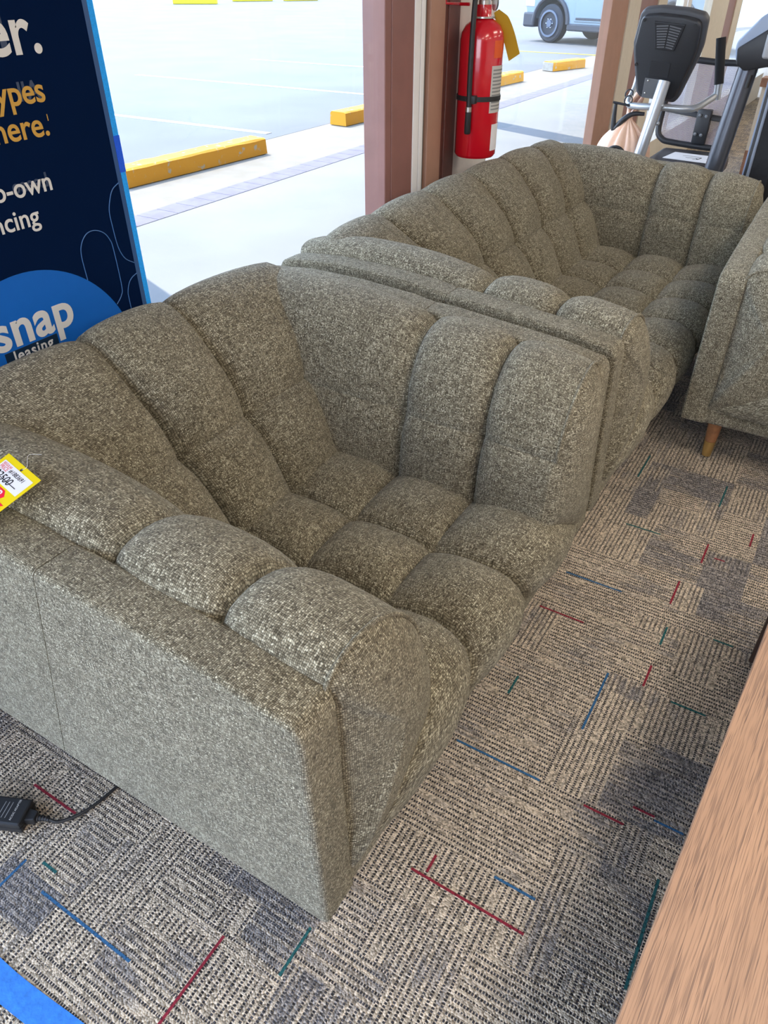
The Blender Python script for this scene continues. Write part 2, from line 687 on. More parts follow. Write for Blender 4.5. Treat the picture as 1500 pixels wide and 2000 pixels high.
FABRIC_RAMP = [(0.0, (0.062, 0.052, 0.033)), (0.32, (0.150, 0.129, 0.087)), (0.62, (0.270, 0.240, 0.168)), (1.0, (0.56, 0.52, 0.39))]
FABRIC = make_fabric()
CARPET = make_carpet()
OAK = make_oak()
GLASS = make_glass()
MESHCLOTH = make_mesh_cloth()
M = dict(
    red_yarn=make_yarn('red_yarn', (0.30, 0.02, 0.04)), blue_yarn=make_yarn('blue_yarn', (0.035, 0.14, 0.30)), teal_yarn=make_yarn('teal_yarn', (0.02, 0.13, 0.13)),
    leg_wood=plain('leg_wood', (0.30, 0.13, 0.055), 0.4, noise=0.25, nscale=60), brass=plain('brass', (0.83, 0.60, 0.26), 0.28, 1.0),
    dark_wood=plain('dark_stained_wood', (0.035, 0.016, 0.010), 0.5, noise=0.2), 
    brown_paint=plain('brown_painted_aluminium', (0.27, 0.128, 0.108), 0.42, noise=0.08, nscale=12), tan_paint=plain('tan_painted_wood', (0.42, 0.235, 0.165), 0.6, noise=0.05, nscale=15),
    dark_brown=plain('dark_brown_trim', (0.150, 0.058, 0.045), 0.5, noise=0.1), white_trim=plain('white_trim', (0.88, 0.88, 0.88), 0.5), shadow_grey=plain('shadow_grey', (0.25, 0.25, 0.25), 0.5),
    post_white=plain('off_white_paint', (0.70, 0.64, 0.59), 0.7, noise=0.04), wall=plain('wall_paint', (0.72, 0.70, 0.66), 0.9, noise=0.03), ceil=plain('ceiling_tile', (0.80, 0.80, 0.78), 0.95, noise=0.04, nscale=80),
    cream=plain('cream_paint', (0.66, 0.60, 0.50), 0.8, noise=0.04), navy=plain('navy_print', (0.003, 0.011, 0.042), 0.6, spec=0.0), navy_edge=plain('navy_edge_print', (0.030, 0.085, 0.225), 0.35),
    tape=plain('blue_painters_tape', (0.010, 0.36, 0.95), 0.75, noise=0.22, nscale=420, bump=0.0006), tape_deep=plain('overlapping_blue_tape', (0.006, 0.10, 0.75), 0.75, noise=0.15, nscale=420),
    floor_tape=plain('floor_tape', (0.030, 0.20, 0.66), 0.8, noise=0.2, nscale=70, bump=0.002), logo_blue=plain('logo_blue', (0.006, 0.125, 0.50), 0.5, spec=0.25), print_white=plain('print_white', (0.70, 0.68, 0.65), 0.5),
    print_orange=plain('print_orange', (0.58, 0.32, 0.05), 0.5), line_blue=plain('line_blue', (0.06, 0.17, 0.42), 0.4), ghost=plain('ghost_print', (0.035, 0.055, 0.11), 0.4), logo_ghost=plain('logo_ghost_print', (0.05, 0.16, 0.44), 0.4),
    logo_navy=plain('logo_navy', (0.006, 0.022, 0.050), 0.4),
    ext_red=plain('red_enamel', (0.62, 0.004, 0.016), 0.22, spec=0.6, coat=0.6), rubber=plain('black_rubber', (0.018, 0.018, 0.020), 0.5), steel=plain('satin_steel', (0.55, 0.53, 0.50), 0.35, 1.0),
    label_paper=plain('label_paper', (0.55, 0.53, 0.50), 0.6), label_grey=plain('label_print', (0.22, 0.22, 0.22), 0.6), label_orange=plain('orange_label', (0.75, 0.10, 0.01), 0.5), tag_yellow=plain('yellow_card', (0.68, 0.44, 0.02), 0.6),
    price_yellow=plain('price_card_yellow', (0.80, 0.62, 0.0), 0.55), card_white=plain('card_white', (0.78, 0.77, 0.80), 0.6), card_red=plain('card_red', (0.80, 0.012, 0.045), 0.5), ink=plain('black_ink', (0.015, 0.015, 0.02), 0.6), ink_red=plain('red_ink', (0.70, 0.12, 0.15), 0.6), nylon=plain('clear_nylon', (0.75, 0.75, 0.72), 0.4),
    silver=plain('silver_paint', (0.50, 0.53, 0.56), 0.32, 0.55, noise=0.03), black_plastic=plain('black_plastic', (0.022, 0.023, 0.027), 0.42, noise=0.1, nscale=200), grip=plain('foam_grip', (0.015, 0.015, 0.017), 0.85), charcoal=plain('charcoal_plastic', (0.06, 0.062, 0.07), 0.5),
    grey_plate=plain('grey_plate', (0.16, 0.165, 0.175), 0.45, 0.3), dark_metal=plain('gunmetal_paint', (0.10, 0.11, 0.135), 0.3, 0.5), blue_grey=plain('blue_grey_plastic', (0.30, 0.37, 0.50), 0.35), light_grey=plain('light_grey_plastic', (0.42, 0.43, 0.45), 0.5),
    belt=plain('running_belt', (0.020, 0.021, 0.025), 0.7, noise=0.25, nscale=40), vinyl=plain('black_vinyl', (0.025, 0.026, 0.030), 0.4), peach=plain('peach_plastic_bag', (0.95, 0.62, 0.44), 0.35, noise=0.12, nscale=18, bump=0.004), paper=plain('white_paper', (0.75, 0.76, 0.78), 0.7),
    adapter=plain('adapter_plastic', (0.020, 0.021, 0.024), 0.38), truck_paint=plain('silver_blue_car_paint', (0.19, 0.26, 0.32), 0.25, 0.3, coat=0.5), truck_dark=plain('dark_car_trim', (0.030, 0.036, 0.050), 0.5), tyre=plain('tyre_rubber', (0.030, 0.034, 0.044), 0.8), rim=plain('dark_rim', (0.11, 0.14, 0.20), 0.35, 0.6), chrome=plain('chrome', (0.75, 0.78, 0.82), 0.15, 1.0), car_glass=plain('car_glass', (0.03, 0.05, 0.07), 0.05),
    stop=make_stop_paint(), bare_concrete=plain('bare_concrete', (0.38, 0.35, 0.30), 0.9, noise=0.2, nscale=20), sidewalk=make_ground('sidewalk_concrete', (0.207, 0.207, 0.207), (0.229, 0.229, 0.229), 1.5), paver=make_ground('lilac_pavers', (0.154, 0.136, 0.162), (0.184, 0.166, 0.188), 9.0),
    sand=make_ground('sandy_concrete', (0.208, 0.175, 0.133), (0.237, 0.204, 0.166), 5.0), asphalt=make_ground('pale_asphalt', (0.124, 0.118, 0.114), (0.142, 0.136, 0.134), 0.8, cracks=0.007), white_paint=plain('white_road_paint', (0.42, 0.42, 0.41), 0.9, noise=0.08), sun_block_paint=plain('sun_block_paint', (0.45, 0.42, 0.38), 0.9),
    yellow_green=plain('sunny_yellow_paint', (0.40, 0.32, 0.012), 0.9), red_sign=plain('red_sign', (0.65, 0.03, 0.05), 0.5), floorwood=plain('brown_board', (0.30, 0.15, 0.09), 0.5, noise=0.2),
)


def lamp_mat():
    m = bpy.data.materials.new('fill_diffuser')
    m.use_nodes = True
    b = m.node_tree.nodes['Principled BSDF']
    setin(b, 'Base Color', (0.9, 0.9, 0.88, 1))
    setin(b, 'Emission Color', (1.0, 0.95, 0.88, 1))
    setin(b, 'Emission Strength', 2.0)
    return m


LAMP = lamp_mat()

# ------------------------------------------------------------------ room shell
X_GLASS = -1.60
ROOM = (-1.66, 5.0, -2.6, 12.6, 2.75)   # x0, x1, y0, y1, height


def carpet_floor():
    """one floor mesh: carpet laid as rectangles of rows, each with its own direction and tone, with thin accent yarns"""
    bm = bmesh.new()
    uvl = bm.loops.layers.uv.verify()
    col = bm.loops.layers.float_color.new('tone')
    rnd = random.Random(23)

    def quad(x0, y0, x1, y1, z, along_x, tone, mi):
        vs = [bm.verts.new((x0, y0, z)), bm.verts.new((x1, y0, z)), bm.verts.new((x1, y1, z)), bm.verts.new((x0, y1, z))]
        f = bm.faces.new(vs)
        f.material_index = mi
        ou, ov = rnd.random() * 3, 0.0
        for l in f.loops:
            x, y = l.vert.co.x, l.vert.co.y
            l[uvl].uv = ((x + ou, y) if along_x else (y + ou, x))
            l[col] = (tone, tone, tone, 1)

    def split(x0, y0, x1, y1, along_x, depth):
        w, h = x1 - x0, y1 - y0
        lim = 0.13 + 0.30 * rnd.random() ** 2
        if max(w, h) < lim or min(w, h) < 0.045 or depth > 7:
            if rnd.random() < 0.22:
                tone = 0.52 + 0.34 * rnd.random()
            else:
                tone = 0.10 + 0.35 * rnd.random()
            quad(x0, y0, x1, y1, 0.0, along_x, tone, 0)
            return
        t = 0.3 + 0.4 * rnd.random()
        snap = 0.0124
        if (w > h) != (rnd.random() < 0.15):
            xm = x0 + max(snap, round(w * t / snap) * snap)
            a = rnd.random() < 0.5
            split(x0, y0, xm, y1, a, depth + 1)
            split(xm, y0, x1, y1, (not a) if rnd.random() < 0.75 else a, depth + 1)
        else:
            ym = y0 + max(snap, round(h * t / snap) * snap)
            a = rnd.random() < 0.5
            split(x0, y0, x1, ym, a, depth + 1)
            split(x0, ym, x1, y1, (not a) if rnd.random() < 0.75 else a, depth + 1)

    T = 0.61
    fx0, fx1, fy0, fy1 = -1.66, 1.39, -0.61, 5.49
    for i in range(5):
        for j in range(10):
            x0, y0 = fx0 + i * T, fy0 + j * T
            split(x0, y0, x0 + T, y0 + T, rnd.random() < 0.5, 0)
    # the rest of the room in whole tiles
    gx = [ROOM[0] - 0.05, fx0, fx1, ROOM[1]]
    gy = [ROOM[2], fy0, fy1, ROOM[3]]
    for i in range(3):
        for j in range(3):
            if i == 1 and j == 1:
                continue
            if gx[i + 1] > gx[i] and gy[j + 1] > gy[j]:
                quad(gx[i], gy[j], gx[i + 1], gy[j + 1], 0.0, (i + j) % 2 == 0, 0.5, 0)
    acc = {
        1: [(-1.147, 0.402, -1.013, 0.402), (-0.342, 0.67, -0.101, 0.67), (-0.312, 0.72, -0.312, 0.68), (-0.401, 1.513, -0.273, 1.513), (-0.088, 1.823, -0.088, 1.712),
            (-0.072, 1.455, -0.072, 1.375), (-0.092, 0.983, -0.005, 0.983), (0.0, 1.034, 0.046, 1.034), (-0.578, 0.378, -0.578, 0.21), (-0.052, 2.046, -0.052, 1.941), (-0.023, 1.985, 0.008, 1.985), (0.06, 2.173, 0.06, 2.1)],
        2: [(-0.401, 0.99, -0.195, 0.99), (-0.16, 1.372, -0.16, 1.17), (-0.193, 0.741, -0.106, 0.741), (-0.937, 0.256, -0.695, 0.256), (-1.017, 0.20, -1.017, 0.282), (0.047, 1.026, 0.108, 1.026), (-0.388, 1.69, -0.22, 1.69)],
        3: [(-0.448, 0.474, -0.448, 0.378), (0.088, 0.905, 0.088, 0.677), (-0.072, 1.615, -0.072, 1.539), (-0.001, 1.362, 0.082, 1.362), (0.045, 1.632, 0.096, 1.632), (-0.353, 1.244, -0.353, 1.178),
            (-0.984, 0.296, -0.943, 0.296), (-0.347, 2.473, -0.347, 2.307), (-0.304, 2.018, -0.193, 2.018), (-0.064, 2.411, -0.064, 2.271)],
    }
    hw = 0.0028
    for mi, ls in acc.items():
        for (xa, ya, xb, yb) in ls:
            if abs(ya - yb) < 1e-6:
                quad(min(xa, xb), ya - hw, max(xa, xb), ya + hw, 0.0009, True, 0.5, mi)
            else:
                quad(xa - hw, min(ya, yb), xa + hw, max(ya, yb), 0.0009, False, 0.5, mi)
    # underside and slab
    me_o = obj('floor', bm, [CARPET, M['red_yarn'], M['blue_yarn'], M['teal_yarn']], smooth=False, uv=False)
    return struct(me_o, 'patterned grey and tan carpet tiles with red, blue and teal lines', 'carpet')


carpet_floor()

x0, x1, y0, y1, H = ROOM
struct(obj('wall_upper', box((x0 - 0.04, y0, H), (x0 + 0.1, y1, 4.1)), M['brown_paint'], smooth=False))
struct(obj('ceiling', box((x0, y0, H), (x1, y1, H + 0.1)), M['ceil'], smooth=False))
struct(obj('wall_right', box((x1, y0, 0), (x1 + 0.1, y1, H)), M['wall'], smooth=False))
struct(obj('wall_back', box((x0, y1, 0), (x1, y1 + 0.1, H)), M['wall'], smooth=False))
# the wall towards the shop's corner: unseen, left open above a low sill for side daylight
bm = box((x0, y0 - 0.1, 0), (x1, y0, 0.12))
add_box(bm, (x0, y0 - 0.1, 2.55), (x1, y0, H))
for px in (x0 + 0.0, 0.6, 2.8, 4.9):
    add_box(bm, (px, y0 - 0.1, 0.12), (px + 0.1, y0, 2.55))
add_box(bm, (0.7, y0 - 0.1, 0.12), (x1, y0, 2.55))  # solid stretch added to keep daylight off the front faces
struct(obj('wall_front', bm, M['brown_paint'], smooth=False))
# the window wall: header and low sill
bm = box((x0, y0, 2.5), (-1.55, y1, H))
struct(obj('wall_left', bm, M['brown_paint'], smooth=False))
struct(obj('trim_1', box((x0 - 0.02, y0, 0.0), (-1.545, 5.3, 0.10), 0.004), M['brown_paint'], smooth=False))

# window panes
def pane(name, ya, yb):
    return struct(obj(name, box((X_GLASS - 0.035, ya, 0.06), (X_GLASS - 0.029, yb, 2.52)), GLASS, smooth=False))


pane('window_1', -2.55, -0.8)
pane('window_2', -0.74, 2.66)
pane('window_3', 3.60, 5.32)
pane('window_4', 6.60, 7.16)
pane('window_5', 7.44, 8.22)
pane('window_6', 9.72, 12.5)

# mullions and posts along the window wall
def post(name, ya, yb, xa, xb, mat, bev=0.003, label=None):
    return struct(obj(name, box((xa, ya, 0.0), (xb, yb, 2.52), bev), mat, smooth=False), label)


post('trim_2', -0.80, -0.74, -1.66, -1.58, M['brown_paint'])
bm = box((-1.70, 2.655, 0), (-1.603, 2.70, 2.52), 0.004)
add_box(bm, (-1.695, 2.70, 0), (-1.600, 2.862, 2.52), 0.003)
struct(obj('trim_3', bm, M['brown_paint'], smooth=False))
bm = box((-1.66, 2.862, 0), (-1.597, 2.908, 2.52), 0.003)
add_box(bm, (-1.66, 2.914, 0), (-1.597, 2.944, 2.52), 0.003)
struct(obj('trim_4', bm, M['white_trim'], smooth=False))
post('shadow_strip', 2.905, 2.975, -1.66, -1.610, M['shadow_grey'])  # grey strip stands in for the shadow beside the white trim
post('trim_6', 2.975, 3.098, -1.66, -1.592, M['tan_paint'])
bm = box((-1.66, 3.098, 0), (-1.600, 3.135, 2.52), 0.003)
add_box(bm, (-1.66, 3.135, 0), (-1.594, 3.232, 2.52), 0.003)
struct(obj('trim_7', bm, M['dark_brown'], smooth=False))
post('wall_post', 3.232, 3.605, -1.66, -1.600, M['post_white'])
bm = box((-1.66, 5.30, 0), (-1.600, 5.47, 2.52), 0.004)
add_box(bm, (-1.66, 5.47, 0), (-1.604, 5.655, 2.52), 0.003)
struct(obj('trim_8', bm, M['tan_paint'], smooth=False))
bm = box((-1.66, 5.655, 0), (-1.595, 5.78, 2.52), 0.003)
add_box(bm, (-1.66, 5.79, 0), (-1.598, 5.93, 2.52), 0.003)
struct(obj('trim_9', bm, M['cream'], smooth=False))
post('trim_10', 5.93, 6.36, -1.66, -1.60, M['brown_paint'])
post('trim_11', 6.36, 6.60, -1.66, -1.59, M['cream'])
bm = box((-1.66, 7.16, 0), (-1.60, 7.28, 2.52), 0.003)
add_box(bm, (-1.66, 7.32, 0), (-1.60, 7.44, 2.52), 0.003)
struct(obj('trim_12', bm, M['white_trim'], smooth=False))
post('trim_13', 8.22, 8.98, -1.66, -1.59, M['cream'])
post('trim_14', 8.98, 9.40, -1.66, -1.60, M['brown_paint'])
post('trim_15', 9.40, 9.72, -1.66, -1.59, M['cream'])
# low panelled wall under the farther windows
bm = box((-1.66, 5.93, 0), (-1.56, 12.5, 0.30), 0.004)
struct(obj('baseboard_left', bm, M['cream'], smooth=False))

# unseen ceiling lights added for general room brightness
LIGHTS = [(0.9, -1.2), (0.9, 1.2), (0.9, 4.0), (0.9, 7.0), (3.3, -1.2), (3.3, 1.2), (3.3, 4.0), (3.3, 7.0), (-0.6, 9.5)]
for k, (lx, ly) in enumerate(LIGHTS):
    t = thing('ceiling_fill', 'unseen ceiling fill light with white diffuser added to brighten the showroom', 'ceiling light', (lx, ly, H), 0, 'unseen fill lights added above the showroom')
    bm = box((-0.31, -0.62, -0.03), (0.31, 0.62, 0.0), 0.004)
    obj('frame', bm, M['white_trim'], t, smooth=False)
    obj('diffuser', box((-0.28, -0.59, -0.034), (0.28, 0.59, -0.028)), LAMP, t, smooth=False)
    ld = bpy.data.lights.new('fill_area', 'AREA')
    ld.shape = 'RECTANGLE'
    ld.size, ld.size_y = 0.54, 1.15
    ld.energy = FILL_WATTS
    ld.color = (1.0, 0.89, 0.74)
    lo = bpy.data.objects.new('fill_area', ld)
    lo.location = (0, 0, -0.04)
    link(lo, t)

# ------------------------------------------------------------------ outdoors
G = -0.08
struct(obj('sidewalk', box((-4.42, -20, G - 0.2), (-1.66, 45, G)), M['sidewalk'], smooth=False), 'bright sunlit concrete walkway outside the window')
# soldier course of lilac pavers: one strip with joints cut as separate low blocks
bm = bmesh.new()
for k in range(150):
    ya = -5 + k * 0.21
    add_box(bm, (-4.66, ya, G - 0.2), (-4.42, ya + 0.204, G + 0.004), 0.003, 1)
struct(obj('paver_kerb', bm, M['paver'], smooth=False), 'row of lilac pavers edging the walkway')
struct(obj('planting_strip', box((-5.75, -20, G - 0.2), (-4.66, 45, G - 0.006)), M['sand'], smooth=False))
struct(obj('parking_ground', box((-80, -20, G - 0.25), (-5.75, 90, G - 0.004)), M['asphalt'], smooth=False), 'pale cracked parking lot in full sun')
struct(obj('side_ground', box((-30, -40, G - 0.25), (40, -2.72, G - 0.21)), M['asphalt'], smooth=False))
struct(obj('side_walk', box((-1.66, -9, G - 0.2), (30, -2.72, G)), M['sidewalk'], smooth=False))
for k, yy in enumerate((3.55, 7.28, 10.55, 13.7)):
    struct(obj('parking_line', box((-11.5, yy - 0.05, G - 0.01), (-5.95 if k else -6.1, yy + 0.05, G + 0.002)), M['white_paint'], smooth=False))
struct(obj('parking_line', box((-7.5, 18.2, G - 0.01), (-4.9, 18.3, G + 0.002), mtx=Matrix.Rotation(0, 4, 'Z')), M['yellow_green'], smooth=False))


def parking_stop(label, c, rz, length, bare_end=False):
    t = thing('parking_stop', label, 'parking stop', c, rz, 'yellow parking stops outside the window')
    hw, hh = 0.12, 0.145
    L = length / 2
    bm = bmesh.new()
    n = 14
    prof = [(-hw, 0), (-hw * 0.93, hh * 0.88), (-hw * 0.78, hh), (hw * 0.72, hh), (hw * 0.9, hh * 0.9), (hw, 0)]
    rnd = random.Random(int(c[1] * 10))
    rows = []
    for i in range(n + 1):
        y = -L + 2 * L * i / n
        rows.append([bm.verts.new((p[0] + rnd.uniform(-.003, .003), y, p[1] + (rnd.uniform(-.005, .003) if p[1] > 0 else 0))) for p in prof])
    for A, B in zip(rows, rows[1:]):
        for k in range(len(prof) - 1):
            bm.faces.new([A[k], A[k + 1], B[k + 1], B[k]])
    bm.faces.new(list(reversed(rows[0])))
    bm.faces.new(rows[-1])
    bmesh.ops.recalc_face_normals(bm, faces=bm.faces[:])
    obj('block', bm, M['stop'], t, smooth=False)
    if bare_end:
        e = obj('worn_end', box((-hw * 0.96, -L - 0.012, 0.0), (hw * 0.96, -L + 0.004, hh * 0.93), 0.006), M['bare_concrete'], t, smooth=False)
        e['label'] = 'worn bare grey concrete end'
    return t


parking_stop('yellow concrete parking stop beside the blue taped poster edge', (-5.43, 5.50, G), math.radians(-3), 1.80)
parking_stop('yellow concrete parking stop running behind the brown window mullion', (-5.52, 9.03, G), math.radians(-3), 1.80)
parking_stop('yellow concrete parking stop partly hidden by the red fire extinguisher', (-5.49, 12.40, G), math.radians(-4), 1.75)
parking_stop('yellow parking stop with bare grey end, nearest the parked truck', (-5.36, 15.33, G), math.radians(-17), 0.98, True)
for (xa, ya, xb, yb), lab in zip([(-32.7, 33.3, -30.8, 34.45), (-32.4, 37.5, -31.0, 39.2), (-30.4, 39.5, -29.3, 41.1)],
                                 ['yellow kerb block at the far side of the lot, nearest the poster', 'yellow kerb block in the middle of the far row', 'yellow kerb block at the right end of the far row']):
    d = Vector((xb - xa, yb - ya, 0))
    t = obj('kerb_block', box((-0.2, -d.length / 2, 0), (0.2, d.length / 2, 0.45), 0.03), M['yellow_green'], smooth=False)
    t.location = ((xa + xb) / 2, (ya + yb) / 2, G)
    t.rotation_euler = (0, 0, math.atan2(d.y, d.x) - PI / 2)
    tag(t, lab, 'kerb', 'yellow kerb blocks across the lot')

# posts outside the shop; unseen slab added above to keep sun out
struct(obj('sun_block_slab', box((-4.60, -2.9, 3.90), (-1.66, 30, 4.1)), M['sun_block_paint'], smooth=False))
for k, yy in enumerate((-2.9, 3.22, 9.34, 15.5, 21.6)):
    bm = box((-4.58, yy - 0.15, G), (-4.34, yy + 0.15, 3.92), 0.01)
    struct(obj('canopy_post', bm, M['brown_paint'], smooth=False))


# ------------------------------------------------------------------ parked truck
def build_truck():
    # local +x runs from the front bumper to the tail, y = 0 is the side facing the shop, +y into the body
    t = thing('pickup_truck', 'silver blue pickup truck parked in the lot, seen through the window', 'truck', (-8.60, 21.08, G), math.radians(-20))
    R = 0.40
    wx = (0.86, 4.35)
    Lb, Wb = 5.6, 1.95
    # side panel outline with wheel arches, in x-z
    def arch(cx, r, n=14):
        return [(cx - r * math.cos(PI * i / n), R + r * math.sin(PI * i / n)) for i in range(n + 1)]
    low = 0.36
    out = [(0.12, 0.42)]
    for cx in wx:
        out += [(cx - 0.53, low)] + arch(cx, 0.53) + [(cx + 0.53, low)]
    out += [(Lb, 0.5), (Lb, 1.15), (3.5, 1.18), (1.55, 1.16), (0.25, 1.05), (0.02, 0.80)]
    bm = bmesh.new()
    add_prism(bm, out, 'y', 0.03, Wb)
    bmesh.ops.triangulate(bm, faces=[f for f in bm.faces if len(f.verts) > 4])
    body = obj('body', bm, M['truck_paint'], t, smooth=False)
    bm = bmesh.new()
    add_prism(bm, [(1.5, 1.15), (2.05, 1.78), (3.3, 1.82), (3.75, 1.16)], 'y', 0.12, Wb - 0.1, 0.05)
    obj('cab', bm, M['truck_paint'], t, smooth=False)
    bm = bmesh.new()
    add_prism(bm, [(1.75, 1.2), (2.13, 1.68), (2.6, 1.72), (2.6, 1.2)], 'y', 0.10, 0.13)
    add_prism(bm, [(2.7, 1.2), (2.7, 1.72), (3.25, 1.72), (3.6, 1.2)], 'y', 0.10, 0.13)
    obj('side_window', bm, M['car_glass'], t, smooth=False)
    # door with its gap and moulding
    d = obj('door', box((1.60, 0.005, 0.46), (2.65, 0.04, 1.16), 0.02), M['truck_paint'], t, smooth=False)
    obj('door_moulding', box((1.66, -0.006, 0.50), (2.60, 0.01, 0.55), 0.005), M['truck_dark'], d, smooth=False)
    d2 = obj('door', box((2.68, 0.005, 0.46), (3.55, 0.04, 1.16), 0.02), M['truck_paint'], t, smooth=False)
    obj('rocker_panel', box((1.40, 0.0, 0.27), (3.80, 0.16, 0.42), 0.03), M['truck_dark'], t, smooth=False)
    bm = box((-0.04, 0.0, 0.30), (0.34, Wb, 0.62), 0.05)
    obj('bumper', bm, M['truck_dark'], t, smooth=False)
    obj('headlight', box((-0.01, 0.02, 0.72), (0.30, 0.10, 0.92), 0.02), M['chrome'], t, smooth=False)
    for cx in wx:
        bm = bmesh.new()
        pts = [Vector((cx - 0.55 * math.cos(PI * i / 16), 0.02, R + 0.55 * math.sin(PI * i / 16))) for i in range(17)]
        add_tube(bm, pts, 0.05, 8)
        obj('fender_flare', bm, M['truck_dark'], t)
        rx = Matrix.Rotation(PI / 2, 4, 'X')
        for yy, side in ((0.14, 1), (Wb - 0.14, -1)):
            prof = [(0.26, -0.13), (0.36, -0.135), (0.40, -0.10), (0.405, 0.0), (0.40, 0.10), (0.36, 0.135), (0.26, 0.13)]
            w = obj('wheel', lathe(prof, 36, (cx, yy, R), rx), M['tyre'], t)
            bm = bmesh.new()
            yo = yy - 0.135 * side
            for k in range(6):
                a = 2 * PI * k / 6 + 0.2
                ca, sa = math.cos(a), math.sin(a)
                p = [Vector((cx + ca * r_ - sa * w_, yo + dy, R + sa * r_ + ca * w_)) for r_, w_, dy in ((0.05, -0.035, 0.0), (0.05, 0.035, 0.0), (0.25, 0.05, 0.02 * side), (0.25, -0.05, 0.02 * side))]
                q = [v + Vector((0, 0.04 * side, 0)) for v in p]
                P, Q = [bm.verts.new(v) for v in p], [bm.verts.new(v) for v in q]
                bm.faces.new(P); bm.faces.new(list(reversed(Q)))
                for i in range(4):
                    bm.faces.new([P[i], Q[i], Q[(i + 1) % 4], P[(i + 1) % 4]])
            ring = [(0.25, -0.02), (0.285, -0.02), (0.285, 0.05), (0.25, 0.05)]
            add_lathe(bm, [(0.24, -0.015), (0.285, -0.02), (0.285, 0.06), (0.24, 0.06)], 30, (cx, yo + 0.02 * side, R), rx, False)
            add_lathe(bm, [(0.02, -0.02), (0.075, -0.015), (0.075, 0.03)], 16, (cx, yo, R), rx)
            bmesh.ops.recalc_face_normals(bm, faces=bm.faces[:])
            obj('rim', bm, M['rim'], w, smooth=False)
            if side == 1:
                for k in range(6):
                    bm = bmesh.new()
                    a = 2 * PI * k / 6
                    bmesh.ops.create_uvsphere(bm, u_segments=8, v_segments=6, radius=0.016, matrix=Matrix.Translation((cx + 0.10 * math.cos(a), yo - 0.01, R + 0.10 * math.sin(a))))
                    obj('wheel_nut', bm, M['chrome'], w)
    return t


build_truck()


# ------------------------------------------------------------------ tufted upholstery
def interp(pts, t):
    """piecewise smooth curve through pts = [(t, value tuple)]"""
    ts = [p[0] for p in pts]
    if t <= ts[0]:
        return Vector(pts[0][1])
    if t >= ts[-1]:
        return Vector(pts[-1][1])
    i = max(k for k in range(len(ts) - 1) if ts[k] <= t)
    P = [Vector(p[1]) for p in pts]
    t0, t1 = ts[i], ts[i + 1]
    s = (t - t0) / (t1 - t0)
    def tang(k):
        if k == 0:
            return (P[1] - P[0]) / (ts[1] - ts[0])
        if k == len(P) - 1:
            return (P[k] - P[k - 1]) / (ts[k] - ts[k - 1])
        return (P[k + 1] - P[k - 1]) / (ts[k + 1] - ts[k - 1])
    m0, m1 = tang(i) * (t1 - t0), tang(i + 1) * (t1 - t0)
    s2, s3 = s * s, s * s * s
    return P[i] * (2 * s3 - 3 * s2 + 1) + m0 * (s3 - 2 * s2 + s) + P[i + 1] * (-2 * s3 + 3 * s2) + m1 * (s3 - s2)


def samples(breaks, n):
    """cell-wise samples, denser near the seams: list of (value, cell, local t)"""
    out = []
    for c in range(len(breaks) - 1):
        for k in range(n + (1 if c == len(breaks) - 2 else 0)):
            t = 0.5 - 0.5 * math.cos(PI * k / n)
            out.append((breaks[c] + (breaks[c + 1] - breaks[c]) * t, c, t))
    return out


